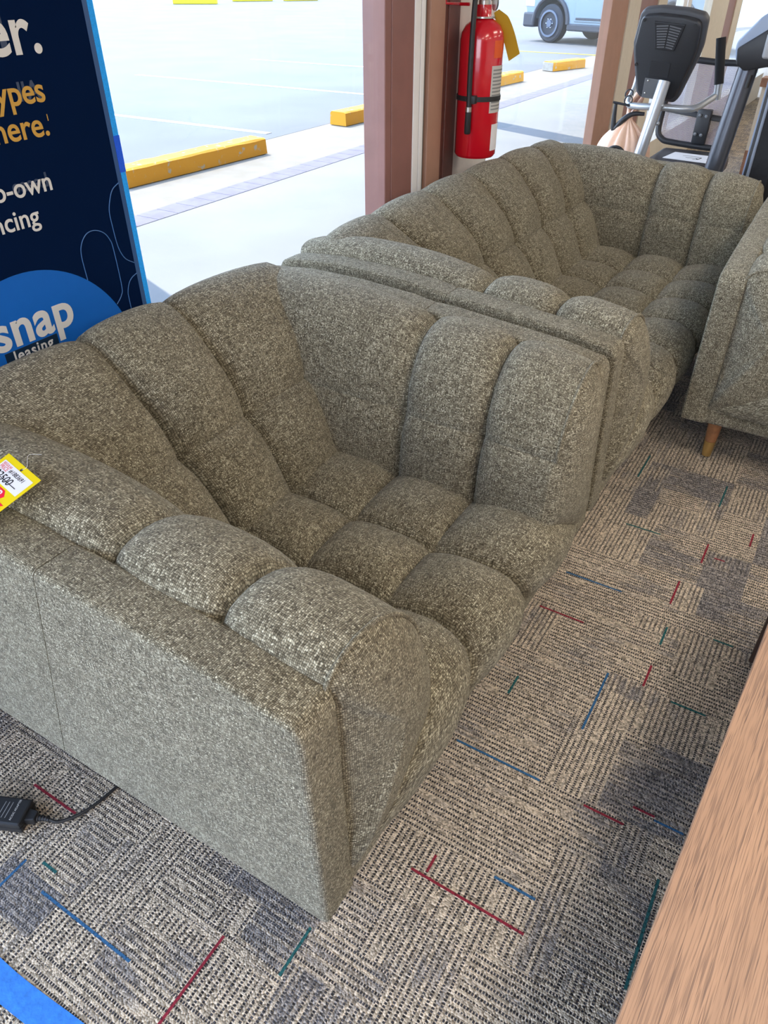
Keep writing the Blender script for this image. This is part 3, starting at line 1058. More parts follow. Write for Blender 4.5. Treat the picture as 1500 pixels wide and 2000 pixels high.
def tufted(name, surf, a_breaks, b_breaks, amp, parent, na=16, nb=16, a_pow=(2.4, 0.62), b_depth=0.5, b_pow=(2.4, 0.6), a_end=(0.0, 0.0), b_end=(0.0, 0.0), out=(0, 0, 1), b_seam=None, pucker=0.006, taper=None, soft=False, groove=0.010):
    """surf(a, b) gives the seam surface; every cell between seams swells outwards like a stuffed pad"""
    A, B = samples(a_breaks, na), samples(b_breaks, nb)
    nA, nB = len(A), len(B)
    base = [[surf(a[0], b[0]) for b in B] for a in A]
    out = Vector(out)
    i_, j_ = nA // 2, nB // 2
    flip = (base[i_ + 1][j_] - base[i_ - 1][j_]).cross(base[i_][j_ + 1] - base[i_][j_ - 1]).dot(out) < 0
    last_a, last_b = len(a_breaks) - 2, len(b_breaks) - 2

    def swell(t, pw, cell, last, end):
        x = abs(2 * t - 1)
        v = max(0.0, 1 - x ** pw[0]) ** pw[1]
        if cell == 0 and t < 0.5:
            v = end[0] + (1 - end[0]) * v
        if cell == last and t > 0.5:
            v = end[1] + (1 - end[1]) * v
        return v
    verts, uvs = [], []
    for i in range(nA):
        for j in range(nB):
            pa = base[min(i + 1, nA - 1)][j] - base[max(i - 1, 0)][j]
            pb = base[i][min(j + 1, nB - 1)] - base[i][max(j - 1, 0)]
            n = pa.cross(pb)
            if n.length < 1e-12:
                n = Vector((0, 0, 1))
            n.normalize()
            if flip:
                n = -n
            sa = swell(A[i][2], a_pow, A[i][1], last_a, a_end)
            sb = swell(B[j][2], b_pow, B[j][1], last_b, b_end)
            bd = b_depth
            if b_seam is not None:
                # soft cross-seams: full depth only near inner b-breaks listed in b_seam, edges always close fully
                near_first = B[j][1] == 0 and B[j][2] < 0.5
                near_last = B[j][1] == last_b and B[j][2] > 0.5
                if near_first or near_last:
                    bd = 1.0
            d = amp * sa * (1 - bd * (0.62 + 0.38 * (1 - sa)) * (1 - sb)) if soft else amp * sa * (1 - bd * (1 - sb))
            if taper:
                d *= taper(B[j][0])
            # buttons: pulled in where seams cross
            if pucker > 0:
                da = min(A[i][2], 1 - A[i][2])
                db = min(B[j][2], 1 - B[j][2])
                inner_a = not ((A[i][1] == 0 and A[i][2] < 0.5) or (A[i][1] == last_a and A[i][2] > 0.5))
                inner_b = not ((B[j][1] == 0 and B[j][2] < 0.5) or (B[j][1] == last_b and B[j][2] > 0.5))
                if inner_a and inner_b:
                    d -= pucker * math.exp(-(da * da + db * db) / 0.012)
                if inner_a:
                    d -= groove * math.exp(-da * da / 0.0011)
            # slight irregularity of the stuffing
            verts.append(base[i][j] + n * d)
    la = [0.0]
    jm = nB // 2
    for i in range(1, nA):
        la.append(la[-1] + (base[i][jm] - base[i - 1][jm]).length)
    lb = [0.0]
    im = nA // 2
    for j in range(1, nB):
        lb.append(lb[-1] + (base[im][j] - base[im][j - 1]).length)
    faces = []
    for i in range(nA - 1):
        for j in range(nB - 1):
            q = [i * nB + j, (i + 1) * nB + j, (i + 1) * nB + j + 1, i * nB + j + 1]
            faces.append(list(reversed(q)) if flip else q)
    me = bpy.data.meshes.new(name)
    me.from_pydata([tuple(v) for v in verts], [], faces)
    uvl = me.uv_layers.new(name='UVMap')
    off = random.random() * 5
    for p in me.polygons:
        for li in p.loop_indices:
            vi = me.loops[li].vertex_index
            uvl.data[li].uv = (la[vi // nB] + off, lb[vi % nB] + off)
    smooth_mesh(me)
    mesh_obj(name, me, FABRIC, parent)
    return [verts[i * nB:(i + 1) * nB] for i in range(nA)], [b[0] for b in B]


Z0 = 0.160          # underside of the body
FRONT = 0.0         # local x of the front plane; the piece faces +x, its arms lie along x, width along y


def z_slab(x):
    """top of the outer arm slab, rising gently towards the back (x <= 0)"""
    return interp([(-1.10, (0.724, 0, 0)), (-0.92, (0.737, 0, 0)), (-0.70, (0.735, 0, 0)), (-0.45, (0.715, 0, 0)), (-0.15, (0.690, 0, 0)), (0.0, (0.668, 0, 0))], x)[0]


def build_seating(name, label, cat, half, cols, loc, rz, outer_seam=True):
    """a low tufted armchair or sofa: slab frame outside, one lining of swelling pads inside"""
    t = thing(name, label, cat, loc, rz)
    inner = half - 0.335
    TH = 0.085                 # slab thickness
    # ---- outer frame
    bm = bmesh.new()
    def slab(sgn):
        ya, yb = sgn * half, sgn * (half - TH)
        front = [(0.0, Z0), (-0.014, 0.640), (-0.020, 0.660), (-0.034, 0.671), (-0.15, z_slab(-0.15)), (-0.45, z_slab(-0.45)), (-0.51, z_slab(-0.51) - 0.004), (-0.65, Z0)]
        rear = [(-0.652, Z0), (-0.512, z_slab(-0.512) - 0.004), (-0.58, z_slab(-0.58)), (-0.75, z_slab(-0.75)), (-0.92, z_slab(-0.92)), (-1.06, 0.724), (-1.095, 0.712), (-1.105, 0.69), (-0.98, Z0)]
        for poly in (front, rear):
            k = bmesh.new()
            add_prism(k, poly, 'y', ya, yb)
            # round the long edges more than the seam
            big, small = [], []
            for e in k.edges:
                m = (e.verts[0].co + e.verts[1].co) / 2
                across = abs(e.verts[0].co.y - e.verts[1].co.y) > 0.01
                xs = -0.511 - (0.715 - m.z) * 0.248
                on_seam = abs(m.x - xs) < 0.035 and not across and abs(e.verts[0].co.z - e.verts[1].co.z) > 0.2
                if across and (abs(m.x - xs) < 0.03):
                    continue
                if across and Z0 + 0.01 < m.z and not (m.x > -0.03 or m.x < -1.0):
                    continue
                (small if on_seam else big).append(e)
            bmesh.ops.bevel(k, geom=big, offset=0.016, segments=4, profile=0.5, affect='EDGES', clamp_overlap=True)
            sm = [e for e in small if e.is_valid]
            if sm:
                bmesh.ops.bevel(k, geom=sm, offset=0.009, segments=3, profile=0.5, affect='EDGES', clamp_overlap=True)
            me_ = bpy.data.meshes.new('tmp')
            k.to_mesh(me_)
            k.free()
            bm.from_mesh(me_)
            bpy.data.meshes.remove(me_)
    slab(1)
    slab(-1)
    # back slab, leaning
    hb = half - TH * 0.4
    add_prism(bm, [(-0.98, Z0), (-1.112, 0.675), (-1.100, 0.705), (-1.065, 0.708), (-1.02, 0.65), (-0.88, Z0)], 'y', -hb, hb, 0.02, 3)
    # bottom rail and platform
    add_box(bm, (-0.10, -half + TH * 0.5, Z0), (-0.004, half - TH * 0.5, 0.235), 0.016, 3)
    add_box(bm, (-1.0, -half + TH * 0.5, Z0 + 0.01), (-0.08, half - TH * 0.5, 0.26))
    obj('outer_frame', bm, FABRIC, t, angle=0.9)

    # ---- seat
    wid = 2 * 0.34 if cols == 3 else 2 * (inner + 0.005)
    hs = wid / 2

    def seat_surf(a, b):
        # a in -1..1 across, b: 0 back .. 4 front bottom
        p = interp([(0, (-0.72, 0.350, 0)), (0.5, (-0.56, 0.356, 0)), (1, (-0.435, 0.355, 0)), (2, (-0.215, 0.352, 0)), (2.6, (-0.085, 0.352, 0)), (2.85, (-0.030, 0.335, 0)), (3.15, (-0.004, 0.285, 0)), (3.45, (-0.010, 0.215, 0))], b)
        w = hs
        if b > 2.6:
            w = hs + (half - TH - 0.012 - hs) * min(1.0, max(0.0, (0.36 - p[1]) / 0.125)) ** 1.15
        return Vector((p[0], a * w, p[1]))
    ab = [-1 + 2 * k / cols for k in range(cols + 1)]
    if cols == 3:
        ab = [-1, -0.31, 0.31, 1]
    tufted('seat_cushion', seat_surf, ab, [0, 1, 2, 3.45], 0.054, t, na=18, nb=16, a_pow=(2.3, 0.72), b_pow=(2.3, 0.66), b_depth=0.86, b_end=(0.3, 0.15), a_end=(0.10, 0.10), pucker=0.010)

    # ---- arms
    def arm(sgn):
        def surf(a, b):
            # a: local x, b: 0 bottom .. 2 slab seam
            zs = z_slab(a)
            dz = zs - 0.715
            p = interp([(0, (inner - 0.01, 0.27, 0)), (0.35, (inner, 0.37, 0)), (0.7, (inner + 0.008, 0.46, 0)), (1.0, (inner + 0.024, 0.545 + dz * 0.4, 0)),
                        (1.3, (inner + 0.062, 0.632 + dz * 0.8, 0)), (1.55, (inner + 0.115, 0.694 + dz, 0)), (1.75, (inner + 0.172, 0.716 + dz, 0)), (1.9, (inner + 0.222, 0.712 + dz, 0)), (2.0, (inner + 0.248, 0.690 + dz, 0))], b)
            # lean of the rear end towards the corner
            return Vector((a - 0.012 * max(0, b - 1), sgn * p[0], p[1]))
        breaks = [-0.86, -0.435, -0.215, -0.022]
        def surf2(a, b):
            # near the back the pads follow the leaning backrest
            f = max(0.0, (-0.435 - a) / 0.425)
            zz = surf(a, b)
            shift = -(zz.z - 0.36) * 0.60 * f
            v = surf(max(-1.1, a + shift), b)
            return v
        grid, bvals = tufted('arm_cushion', surf2, breaks, [0, 1, 2.0], 0.037, t, na=18, nb=20, a_pow=(2.8, 0.54), b_depth=0.55, soft=True, b_pow=(2.6, 0.55), a_end=(0.25, 0.85), b_end=(0.0, 0.15), out=(0, -sgn, 0.7), b_seam=True, pucker=0.010)
        fb = box((-0.16, min(sgn * (inner - 0.02), sgn * (half - TH)), 0.20), (-0.014, max(sgn * (inner - 0.02), sgn * (half - TH)), 0.37), 0.012)
        add_prism(fb, [(sgn * (inner - 0.010), 0.30), (sgn * (inner + 0.000), 0.46), (sgn * (inner + 0.035), 0.55), (sgn * (half - TH - 0.03), 0.655), (sgn * (half - TH + 0.01), 0.655), (sgn * (half - TH + 0.01), 0.36)], 'x', -0.16, -0.035, 0.004)
        obj('arm_core', fb, FABRIC, t, angle=0.9)
        # front cap, closing the pad between the slab and the seat: starts on the pad's own front edge
        rim = [v.copy() for v, bb in zip(grid[-1], bvals) if bb >= 0.22]
        xb = -0.022
        low = [Vector((-0.008, sgn * (half - TH + 0.012), 0.208))]
        mid1 = Vector((-0.010, sgn * (inner + 0.075), 0.292))
        mid2 = Vector((-0.006, sgn * (inner + 0.160), 0.230))
        slabline = [Vector((xb - 0.022, sgn * (half - TH + 0.012), 0.232 + (0.655 - 0.232) * k / 8)) for k in range(1, 9)]
        raw = rim[::-1] + [mid1, mid2] + low + slabline
        raw.append(raw[0])
        cum = [0.0]
        for p, q in zip(raw, raw[1:]):
            cum.append(cum[-1] + (q - p).length)
        outline = []
        NO = 72
        for k in range(NO):
            d = cum[-1] * k / NO
            i = max(j for j in range(len(cum) - 1) if cum[j] <= d)
            f = (d - cum[i]) / max(1e-9, cum[i + 1] - cum[i])
            outline.append(raw[i].lerp(raw[i + 1], f))
        cx, cz = sgn * (inner + 0.125), 0.49
        bm = bmesh.new()
        rings = []
        NR = 9
        for r in range(NR):
            s = 1 - r / NR
            bulge = 0.050 * (1 - s ** 2.4) ** 0.72
            rings.append([bm.verts.new((v.x + (xb - v.x) * (1 - s) + bulge, cx + (v.y - cx) * s, cz + (v.z - cz) * s)) for v in outline])
        cen = bm.verts.new((xb + 0.0485, cx, cz))
        n = len(outline)
        for Ra, Rb in zip(rings, rings[1:]):
            for k in range(n):
                bm.faces.new([Ra[k], Ra[(k + 1) % n], Rb[(k + 1) % n], Rb[k]])
        for k in range(n):
            bm.faces.new([rings[-1][k], rings[-1][(k + 1) % n], cen])
        bmesh.ops.recalc_face_normals(bm, faces=bm.faces[:])
        if sum(f.normal.x for f in bm.faces) < 0:
            bmesh.ops.reverse_faces(bm, faces=bm.faces[:])
        obj('arm_front_panel', bm, FABRIC, t, angle=None)
        welt = [v for v, bb in zip(grid[-1], bvals) if bb >= 1.0]
        obj('welt_seam', tube([v + Vector((0.001, 0, 0.0015)) for v in welt], 0.0042, 8), FABRIC, t)
    arm(1)
    arm(-1)

    # ---- back
    def back_surf(a, b):
        # a in -1..1 across the back, b: 0 seat .. 2 rear seam; the pad widens towards the top
        e = abs(a) ** 3
        p = interp([(0, (-0.60, 0.26, 0)), (0.35, (-0.645, 0.36, 0)), (0.7, (-0.70, 0.46, 0)), (1.0, (-0.758, 0.548, 0)), (1.35, (-0.850, 0.672, 0)), (1.6, (-0.925, 0.758, 0)),
                    (1.75, (-0.985, 0.788, 0)), (1.88, (-1.040, 0.760, 0)), (2.0, (-1.084, 0.706, 0))], b)
        lift = -0.036 * e * max(0.0, (b - 1.0)) - 0.05 * max(0.0, (abs(a) - 0.86) / 0.14) ** 2 * min(1.0, max(0.0, (b - 1.1) / 0.5))
        wtop = half - 0.07
        w = inner + 0.005 + (wtop - inner) * min(1.0, max(0.0, (p[1] - 0.40) / 0.36)) ** 1.15
        # inner columns fan out less than the outer ends
        s = a * w
        if cols == 3:
            k = 0.31 * 0.335
            core = a / 0.31 * (0.104 + 0.024 * min(1, max(0, (p[1] - 0.38) / 0.4)))
            if abs(a) <= 0.31:
                s = core
            else:
                c0 = 0.104 + 0.024 * min(1, max(0, (p[1] - 0.38) / 0.4))
                s = math.copysign(c0 + (abs(a) - 0.31) / 0.69 * (w - c0), a)
        return Vector((p[0], s, p[1] + lift))
    tufted('back_cushion', back_surf, ab, [0, 1, 2.0], 0.066, t, na=22, nb=24, taper=lambda b: 1.0 - 0.72 * min(1.0, max(0.0, (b - 1.25) / 0.45)), a_pow=(2.3, 0.58), b_depth=0.72, soft=True, b_pow=(3.2, 0.6), a_end=(0.05, 0.05), b_end=(0.0, 0.2), out=(1, 0, 0.7), b_seam=True, pucker=0.014)

    # ---- legs
    for lx in (-0.075, -0.95):
        for sy in (-1, 1):
            y = sy * (half - 0.115)
            l = obj('leg', lathe([(0.027, 0), (0.020, -0.105)], 20, (lx, y, Z0 + 0.012)), M['leg_wood'], t)
            tip = obj('leg_tip', lathe([(0.0205, 0), (0.0165, -0.058), (0.0155, -0.0615)], 20, (lx, y, Z0 - 0.0935)), M['brass'], l)
            tip['label'] = 'brass ferrule'
    return t


chair = build_seating('armchair', 'grey green tufted armchair with the yellow price tag on its arm', 'armchair', 0.655, 3, (-0.375, 1.092, 0), 0.0)
sofa = build_seating('sofa', 'grey green tufted sofa along the window behind the tagged armchair', 'sofa', 1.057, 6, (-0.358, 2.845, 0), math.radians(-1.0))
chair2 = dup(chair, (0.368, 2.505, 0), -PI / 2, 'tufted armchair on wooden brass tipped legs across from the sofa, at the photo edge')

# ------------------------------------------------------------------ poster on the window
XP = -1.575          # printed face of the board, facing into the shop
# text frame: x along +Y of the room, y up, facing +X
def wall_text(y, z, dx=0.0):
    return Matrix(((0, 0, 1, XP + dx), (1, 0, 0, y), (0, 1, 0, z), (0, 0, 0, 1)))


banner = thing('poster_board', 'navy advertising poster taped to the window with bright blue tape', 'poster', (-1.58, 0.9, 0.02))
def at_banner(o):
    o.parent = banner
    o.matrix_parent_inverse = banner.matrix_world.inverted()
    return o
banner_inv = Matrix.Translation((1.58, -0.9, -0.02))


def bobj(name, bm, mat, smooth=False):
    bmesh.ops.transform(bm, matrix=banner_inv, verts=bm.verts[:])
    return obj(name, bm, mat, banner, smooth=smooth)


def btext(name, s, size, mat, y, z, bold=0.0, align='RIGHT', dx=0.0008, spacing=1.0, mirror=False, sx=1.0):
    mt = wall_text(y, z, dx) @ Matrix.Diagonal((-sx if mirror else sx, 1, 1, 1))
    return text_obj(name, s, size, mat, banner, banner_inv @ mt, bold, align, 0.0003, spacing)


XRATIO = 0.45


def XH(h):
    # font size that gives this x-height
    return h / XRATIO


bobj('board', box((XP - 0.008, 0.20, 0.02), (XP, 1.325, 1.98)), M['navy'])
bobj('printed_border', box((XP - 0.008, 1.325, 0.02), (XP + 0.0002, 1.339, 1.98)), M['navy_edge'])
bobj('edge_tape', box((XP - 0.010, 1.3385, 0.02), (XP + 0.0006, 1.3540, 1.045)), M['tape'])
bobj('edge_tape', box((XP - 0.010, 1.3385, 1.118), (XP + 0.0006, 1.3545, 1.98)), M['tape'])
bobj('edge_tape', box((XP - 0.012, 1.3375, 1.040), (XP + 0.0012, 1.3555, 1.122)), M['tape_deep'])
# round logo
bm = bmesh.new()
vs = [bm.verts.new((XP + 0.0005, 0.983 + 0.291 * math.cos(2 * PI * k / 96), 0.597 + 0.291 * math.sin(2 * PI * k / 96))) for k in range(96)]
f = bm.faces.new(vs)
r = bmesh.ops.extrude_face_region(bm, geom=[f])
bmesh.ops.translate(bm, vec=(-0.001, 0, 0), verts=[v for v in r['geom'] if isinstance(v, bmesh.types.BMVert)])
bmesh.ops.recalc_face_normals(bm, faces=bm.faces[:])
bobj('logo_disc', bm, M['logo_blue'])
btext('lettering', 'snap', XH(0.054), M['print_white'], 1.105, 0.735, 0.0030, dx=0.0012, spacing=1.04)
bobj('logo_box', box((XP, 0.897, 0.655), (XP + 0.0011, 1.044, 0.7265), 0.0004), M['logo_navy'])
btext('lettering', 'leasing', XH(0.0165), M['print_white'], 1.028, 0.700, 0.0006, dx=0.0014, spacing=1.12)
# copy
btext('lettering', 'er.', XH(0.056), M['print_white'], 1.200, 1.305, 0.0022)
btext('lettering', 'types', XH(0.0305), M['print_orange'], 1.176, 1.215, 0.0010)
btext('lettering', 'here.', XH(0.0305), M['print_orange'], 1.166, 1.150, 0.0010)
btext('lettering', '1', 0.019, M['print_orange'], 1.172, 1.177, 0.0)
btext('lettering', 'to-own', XH(0.026), M['print_white'], 1.138, 1.041, 0.0007)
btext('lettering', 'financing', XH(0.026), M['print_white'], 1.082, 0.978, 0.0007)
# faint mirrored print of the other side
btext('ghost_lettering', 'R', 0.098, M['ghost'], 1.120, 1.308, 0.0025, align='LEFT', dx=0.0003, mirror=True)
btext('ghost_lettering', 'All', 0.050, M['ghost'], 1.165, 1.221, 0.001, align='LEFT', dx=0.0003, mirror=True)
btext('ghost_lettering', 'Lease', 0.042, M['ghost'], 1.130, 1.050, 0.0006, align='LEFT', dx=0.0003, mirror=True)


def line_loop(pts, r=0.0011):
    bm = bmesh.new()
    add_tube(bm, [Vector((XP + 0.0003, p[0], p[1])) for p in pts], r, 6)
    return bobj('outline_curve', bm, M['line_blue'], True)


def capsule(yc, z_top, z_bot, w, a0, a1, n=18, bottom=True):
    """part of a tall rounded outline: from angle a0 to a1 around the top, then down"""
    R = w / 2
    pts = [(yc + R * math.cos(a0 + (a1 - a0) * k / n), z_top - R + R * math.sin(a0 + (a1 - a0) * k / n)) for k in range(n + 1)]
    return pts


def curve2(pts):
    return [(p.x, p.y) for p in catmull([(a_, b_, 0) for a_, b_ in pts], 8)]


line_loop(curve2([(1.169, 0.821), (1.168, 0.880), (1.176, 0.907), (1.196, 0.926), (1.222, 0.929), (1.248, 0.917), (1.262, 0.897), (1.267, 0.872), (1.268, 0.777), (1.260, 0.753), (1.241, 0.736)]))
line_loop(curve2([(1.325, 1.019), (1.303, 1.008), (1.289, 0.988), (1.279, 0.960), (1.279, 0.924), (1.282, 0.880), (1.289, 0.855), (1.301, 0.837), (1.324, 0.822)]))
line_loop(curve2([(1.325, 0.794), (1.306, 0.787), (1.293, 0.775), (1.284, 0.755), (1.283, 0.735), (1.284, 0.66)]))

# ------------------------------------------------------------------ fire extinguisher on the post
EX, EY = -1.490, 3.232
ext = thing('fire_extinguisher', 'red fire extinguisher with black hose mounted on the post by the window', 'fire extinguisher', (EX, EY, 0.782))
R = 0.089
obj('cylinder', lathe([(0.050, 0.012), (0.080, 0.0), (R, 0.012), (R, 0.43), (R - 0.004, 0.455), (R - 0.018, 0.480), (R - 0.042, 0.497), (0.034, 0.505), (0.031, 0.508), (0.030, 0.548), (0.0, 0.548)], 48), M['ext_red'], ext, angle=0.9)
obj('collar_ring', lathe([(0.028, 0.503), (0.046, 0.503), (0.046, 0.509), (0.028, 0.509)], 32), M['steel'], ext)
bm = lathe([(0.024, 0.545), (0.024, 0.562), (0.018, 0.564), (0.018, 0.60), (0.0, 0.60)], 20)
add_box(bm, (-0.022, -0.016, 0.57), (0.030, 0.016, 0.615), 0.005)
obj('valve', bm, M['steel'], ext, angle=0.6)
bm = bmesh.new()
add_box(bm, (0.0, -0.010, 0.612), (0.105, 0.010, 0.622), 0.003)
obj('lever', bm, M['steel'], ext, smooth=False)
bm = bmesh.new()
add_tube(bm, [(0.015, -0.005, 0.59), (0.06, -0.004, 0.585), (0.10, -0.003, 0.575)], 0.006, 8)
obj('carry_handle', bm, M['steel'], ext)
bm = bmesh.new()
add_tube(bm, [(0.020 + 0.022 * math.cos(t), 0.040, 0.585 + 0.026 * math.sin(t)) for t in [2 * PI * k / 24 for k in range(25)]], 0.0022, 6, cap=False)
obj('pull_ring', bm, M['steel'], ext)
bm = bmesh.new()
for dy, rr in ((0.030, 0.014), (0.036, 0.013), (0.043, 0.014)):
    add_lathe(bm, [(0.0, -0.002), (rr, -0.002), (rr, 0.002), (0.0, 0.002)], 20, (0.030, dy, 0.553), Matrix.Rotation(PI / 2, 4, 'X') @ Matrix.Diagonal((0.8, 1.9, 1, 1)))
obj('seal_discs', bm, M['steel'], ext, smooth=False)['kind'] = 'stuff'
hose = catmull([(0.000, -0.016, 0.590), (0.000, -0.052, 0.606), (0.000, -0.084, 0.578), (0.003, -0.100, 0.49), (0.005, -0.106, 0.38), (0.006, -0.106, 0.28), (0.008, -0.105, 0.200)], 8)
obj('hose', tube(hose, 0.0105, 14), M['rubber'], ext)
obj('nozzle_collar', lathe([(0.013, 0.0), (0.013, 0.018)], 16, (0.008, -0.106, 0.183)), M['steel'], ext)
obj('nozzle', lathe([(0.0125, 0.085), (0.0135, 0.005), (0.011, 0.0)], 16, (0.008, -0.106, 0.100)), M['rubber'], ext)
bm = bmesh.new()
add_lathe(bm, [(R - 0.002, 0.218), (R + 0.004, 0.218), (R + 0.004, 0.236), (R - 0.002, 0.236)], 48, cap=False)
add_box(bm, (0.002, -0.108, 0.212), (0.034, -0.080, 0.242), 0.004)
obj('strap', bm, M['rubber'], ext, angle=0.6)


def cyl_label(name, a0, a1, za, zb, mat, rr=R + 0.0006):
    bm = bmesh.new()
    n = 10
    ro = [[bm.verts.new((r_ * math.cos(a0 + (a1 - a0) * k / n), r_ * math.sin(a0 + (a1 - a0) * k / n), z)) for k in range(n + 1)] for z in (za, zb) for r_ in (rr,)]
    for k in range(n):
        bm.faces.new([ro[0][k], ro[0][k + 1], ro[1][k + 1], ro[1][k]])
    return obj(name, bm, mat, ext, uv=False)


cyl_label('instruction_label', -0.58, 0.40, 0.175, 0.345, M['label_paper'])
for k in range(12):
    cyl_label('label_line', -0.50, 0.34, 0.186 + 0.0128 * k, 0.1915 + 0.0128 * k, M['label_grey'], R + 0.0012)
cyl_label('inspection_label', -0.36, 0.50, 0.030, 0.132, M['card_white'])
cyl_label('warning_label', -0.52, 0.02, 0.372, 0.432, M['label_orange'])
# wall bracket
br = thing('wall_bracket', 'red metal hook bracket on the off white post above the extinguisher', 'bracket', (-1.60, 3.20, 1.33))
bm = bmesh.new()
add_tube(bm, [(0.004, -0.105, 0.10), (0.004, -0.105, 0.006), (0.004, 0.02, 0.0), (0.05, 0.02, 0.0)], 0.006, 8)
obj('hook', bm, M['ext_red'], br)
obj('back_plate', box((0.0, -0.045, 0.02), (0.006, 0.045, 0.16), 0.002), M['ext_red'], br, smooth=False)
# maintenance tag: a bent yellow card hanging from the ring
bm = bmesh.new()
W_ = 0.050
spine = catmull([(EX + 0.040, EY + 0.030, 1.308), (EX + 0.068, EY + 0.046, 1.270), (EX + 0.090, EY + 0.058, 1.225), (EX + 0.106, EY + 0.067, 1.180), (EX + 0.116, EY + 0.073, 1.150)], 6)
rows = []
for i_, p in enumerate(spine):
    k_ = min(1.0, 0.45 + 0.12 * i_)
    d = Vector((0.60, 0.30, 0.42)).normalized() * (W_ / 2 * k_)
    rows.append([bm.verts.new(p - d), bm.verts.new(p + d)])
for A, B in zip(rows, rows[1:]):
    bm.faces.new([A[0], A[1], B[1], B[0]])
bmesh.ops.solidify(bm, geom=bm.faces[:], thickness=0.0008)
itag = obj('inspection_tag', bm, M['tag_yellow'])
tag(itag, 'yellow curled inspection tag hanging from the fire extinguisher ring', 'tag')

# ------------------------------------------------------------------ exercise bike
bike = thing('exercise_bike', 'recumbent exercise bike with black console behind the sofa', 'exercise bike', (-1.03, 4.55, 0))
def B3(x, y, z):
    return Vector((x + 1.03, y - 4.55, z))


def bk(name, bm, mat, parent=None, smooth=True, angle=0.7):
    bmesh.ops.transform(bm, matrix=Matrix.Translation((1.03, -4.55, 0)), verts=bm.verts[:])
    return obj(name, bm, mat, parent or bike, smooth=smooth, angle=angle)


# console: a rounded shield, tilted towards the rider
cons_out = [(-0.150, 0.165), (-0.135, 0.185), (-0.06, 0.197), (0.06, 0.197), (0.135, 0.187), (0.155, 0.165), (0.160, 0.06), (0.150, 0.0), (0.105, -0.170), (0.088, -0.190), (-0.080, -0.185), (-0.102, -0.165), (-0.150, 0.0), (-0.160, 0.045)]
CM = Matrix.Translation((-1.030, 4.43, 1.087)) @ Matrix.Scale(1.06, 4) @ Matrix.Rotation(math.radians(12), 4, 'X') @ Matrix.Rotation(math.radians(4), 4, 'Y')
def shield(scale, y_a, y_b, bev, out=cons_out):
    bm = bmesh.new()
    add_prism(bm, [(p[0] * scale, p[1] * scale) for p in out], 'y', y_a, y_b, bev, 3)
    bmesh.ops.transform(bm, matrix=CM, verts=bm.verts[:])
    return bm


console = bk('console', shield(1.0, -0.012, 0.045, 0.012), M['charcoal'])
bk('back_shell', shield(0.90, -0.040, 0.0, 0.014), M['black_plastic'], console)
def cbox(lo, hi, bev=0.002):
    return box(lo, hi, bev, 2, CM)
v = [(-0.072, 0.150), (0.072, 0.150), (0.045, 0.040), (-0.045, 0.040)]
bm = bmesh.new()
add_prism(bm, v, 'y', -0.048, -0.038, 0.003)
bmesh.ops.transform(bm, matrix=CM, verts=bm.verts[:])
bk('vent_panel', bm, M['black_plastic'], console, smooth=False)
for k in range(9):
    z = 0.136 - k * 0.0105
    w = 0.060 - k * 0.0026
    for sg in (-1, 1):
        m2 = CM @ Matrix.Translation((sg * w / 2, -0.049, z)) @ Matrix.Rotation(sg * 0.12, 4, 'Y')
        bk('vent_slot', box((-w / 2 + 0.004, -0.002, -0.0025), (w / 2 - 0.003, 0.002, 0.0025), 0.0, 1, m2), M['grey_plate'], console, smooth=False)
bk('battery_cover', cbox((-0.052, -0.0425, -0.075), (0.042, -0.039, -0.012), 0.001), M['black_plastic'], console, smooth=False)
bk('mount_plate', cbox((-0.062, -0.046, -0.172), (0.052, -0.040, -0.085), 0.002), M['grey_plate'], console, smooth=False)
for sx, sz in ((-0.045, -0.095), (0.036, -0.095), (-0.048, -0.150), (0.032, -0.155)):
    bm = bmesh.new()
    bmesh.ops.create_uvsphere(bm, u_segments=10, v_segments=6, radius=0.0055, matrix=CM @ Matrix.Translation((sx, -0.046, sz)))
    bk('screw', bm, M['steel'], console)
for sx, sz in ((-0.118, 0.150), (0.112, 0.150), (-0.118, -0.035)):
    bm = lathe([(0.007, -0.001), (0.007, 0.002)], 12, (0, 0, 0), CM @ Matrix.Translation((sx, -0.041, sz)) @ Matrix.Rotation(PI / 2, 4, 'X'))
    bk('screw_hole', bm, M['rubber'], console)
bk('mast', tube([(-1.000, 4.395, 0.985), (-1.008, 4.375, 0.90), (-1.045, 4.33, 0.62), (-1.12, 4.25, 0.06)], 0.030, 20), M['silver'])
hb = catmull([(-1.190, 4.62, 1.02), (-1.185, 4.56, 0.93), (-1.180, 4.46, 0.868), (-1.12, 4.42, 0.862), (-1.0, 4.40, 0.868), (-0.88, 4.41, 0.868), (-0.83, 4.45, 0.872), (-0.79, 4.55, 0.900), (-0.775, 4.60, 0.915)], 8)
bk('handlebar', tube(hb, 0.0165, 14), M['silver'])
bk('grip', tube([(-0.772, 4.60, 0.965), (-0.815, 4.61, 1.165)], [0.0225, 0.0235], 18), M['grip'])
bk('grip_post', tube([(-0.767, 4.60, 0.895), (-0.773, 4.60, 0.970)], 0.019, 14), M['silver'])
bk('grip', tube([(-1.196, 4.63, 1.03), (-1.225, 4.66, 1.20)], [0.0225, 0.0235], 18), M['grip'])
for q in ((-1.032, 4.368, 0.875), (-0.983, 4.372, 0.880), (-1.043, 4.352, 0.79), (-0.985, 4.36, 0.80)):
    bm = bmesh.new()
    bmesh.ops.create_uvsphere(bm, u_segments=12, v_segments=8, radius=0.010, matrix=Matrix.Translation(q))
    bk('bolt', bm, M['silver'])
bm = bmesh.new()
